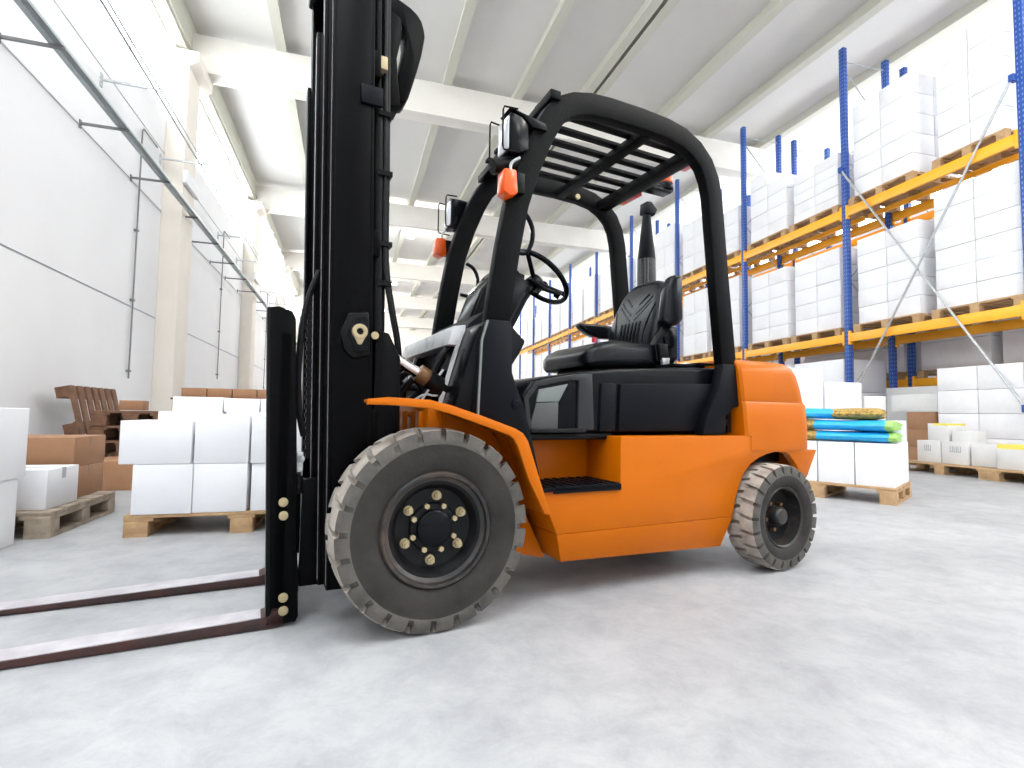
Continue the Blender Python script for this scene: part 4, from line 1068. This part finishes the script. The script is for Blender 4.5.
# goods on the ground in the nearest bay
def gcarton(u, v, z, du, dv, dz, label, m='greycarton', seam=False, group=None, rz=0):
    return carton(rk(u, v, z), (dv, du, dz), RZ + rz, label, m, group, seam)
pallet(rk(.0, -.50, 0), RZ + PI / 2, 1.20, .84, 'pallet', 'wooden pallet on the ground in front of the near rack bay')
gcarton(.22, -.62, G, .32, .36, .30, 'grey white carton with a printed mark, on the ground pallet beside the brown boxes', 'greycarton')
gcarton(-.12, -.62, G, .33, .36, .30, 'grey white carton with a printed mark, in the middle of the ground pallet', 'greycarton')
gcarton(-.46, -.60, G, .30, .36, .28, 'plain grey white carton at the near end of the ground pallet', 'greycarton')
for (u, n) in ((.22, 1), (-.12, 2)):
    bm = B()
    for k in range(n + 1):
        y = u + .04 - k * .05
        box(bm, -.802, -.8005, y - .018, y - .012, G + .16, G + .24); box(bm, -.802, -.8005, y + .010, y + .016, G + .16, G + .24); box(bm, -.802, -.8005, y - .018, y + .016, G + .16, G + .165)
    prt = [o for o in bpy.data.objects if o.get('label', '').startswith('grey white carton with a printed mark, %s' % ('on the' if n == 1 else 'in the'))][0]
    o = obj('printed_mark', bm, 'ink', prt)
    o.location = (.62, -u, -G); 
gcarton(.12, -.60, G + .301, .27, .32, .24, 'light carton with yellow tape standing on the ground-pallet cartons', 'greycarton')
prt = [o for o in bpy.data.objects if o.get('label', '') == 'light carton with yellow tape standing on the ground-pallet cartons'][0]
bm = B(); box(bm, -.161, .161, -.136, .06, .215, .243); obj('yellow_tape', bm, 'ytape', prt)
gcarton(-.17, -.60, G + .301, .22, .30, .15, 'small low light carton on the ground-pallet cartons beside the yellow taped one', 'greycarton')
for k in range(3):
    gcarton(1.03, .36, .0 + k * .287, .46, .5, .285, 'brown cardboard box in the stack beside the ground pallet, %s' % ('bottom', 'middle', 'top')[k], 'brown')
gcarton(1.14, .36, .863, .76, .5, .28, 'long flat white carton lying on top of the brown box stack', 'greycarton')
# big wrapped stack on the rack floor
pallet(rk(.12, .45, 0), RZ + PI / 2, 1.2, 1.0, 'pallet', 'wooden pallet on the rack floor behind the ground pallet')
for k in range(4):
    for i in range(2):
        gcarton(.40 - i * .56, .45, G + k * .345, .55, .9, .34, 'pale carton in the large stack on the rack floor, nearest bay', 'white2', group='pale cartons on the rack floor')
gcarton(1.60, .80, 0, .9, .34, 1.30, 'large beige carton on the rack floor behind the long flat white carton', 'greycarton')
# next stack at the right frame edge
pallet(rk(-1.07, -.55, 0), RZ + PI / 2, .9, .85, 'pallet', 'wooden pallet at the right frame edge in front of the rack')
gcarton(-.93, -.62, G, .54, .5, .30, 'grey white carton with yellow tape at the right frame edge', 'greycarton')
prt = [o for o in bpy.data.objects if o.get('label', '') == 'grey white carton with yellow tape at the right frame edge'][0]
bm = B(); box(bm, -.251, .10, -.10, .261, .25, .303); obj('yellow_tape', bm, 'ytape', prt)
for k in range(4):
    gcarton(-.95, .25, G + k * .34, .62, .7, .335, 'beige carton in the stack at the right frame edge', 'greycarton', group='beige cartons at the right edge')
pallet(rk(-.92, .25, 0), RZ + PI / 2, .7, .8, 'pallet', 'wooden pallet under the beige cartons at the right frame edge')
# cartons standing behind the counterweight, in front of the rack
for (x, y, w, d, h, z, lab, m) in ((5.62, 5.60, .72, .6, .78, 0, 'large white carton on the floor just behind the counterweight', 'white'),
                                (5.66, 5.60, .60, .50, .60, .782, 'white carton standing on the large one behind the counterweight', 'white'),
                                (6.36, 5.60, .60, .50, .84, 0, 'tall white carton on the floor right of the one behind the counterweight', 'white2'),
                                (6.36, 5.58, .56, .45, .38, .842, 'white carton on the tall one between counterweight and blue upright', 'white'),
                                (6.92, 5.55, .34, .4, 1.05, 0, 'narrow beige carton standing by the foot of the blue upright', 'greycarton'),
                                (5.05, 6.7, .9, .8, 1.5, 0, 'very large white carton behind the hood of the forklift', 'white'),
                                ):
    carton((x, y, z), (w, d, h), R(-8), lab, m, seam=1 if m == 'white2' else False)
# far loose stock between the racks and the aisle, seen through the cab
for k, (u, h) in enumerate(((6.4, 1.2), (9.2, 1.0), (12.4, 1.3))):
    gcarton(u, -.9, 0, .9, .8, h, 'white carton standing in the aisle before the %s rack bay' % BAYN[2 + k], 'white')

# ------------------------------------------------------------------ light
w = bpy.data.worlds.new('world'); bpy.context.scene.world = w; w.use_nodes = True
bg = w.node_tree.nodes['Background']; bg.inputs['Color'].default_value = (.96, .98, 1, 1); bg.inputs['Strength'].default_value = 9.0
def portal(loc, rot, sx, sy):
    l = bpy.data.lights.new('daylight_portal', 'AREA'); l.shape = 'RECTANGLE'; l.size = sx; l.size_y = sy
    l.cycles.is_portal = True
    o = bpy.data.objects.new('daylight_portal', l); C.objects.link(o); o.location = loc; o.rotation_euler = rot
for a, b in SK: portal(((a + b) / 2, (SY0 + SY1) / 2, ZC + .15), (0, 0, 0), b - a, SY1 - SY0)
portal(((LX0 + LX1) / 2, (LY0 + LY1) / 2, ZC + .15), (0, 0, 0), LX1 - LX0, LY1 - LY0)
portal((XR + .15, (Y0 + Y1) / 2, 6.9), (0, R(90), 0), 1.9, Y1 - Y0)
portal((XL - .25, (Y0 + Y1) / 2, 6.7), (0, R(-90), 0), 1.6, Y1 - Y0)
s = bpy.context.scene
s.view_settings.view_transform = 'Standard'; s.view_settings.look = 'None'
s.view_settings.gamma = 1; s.view_settings.use_curve_mapping = False
s.view_settings.exposure = 0.40
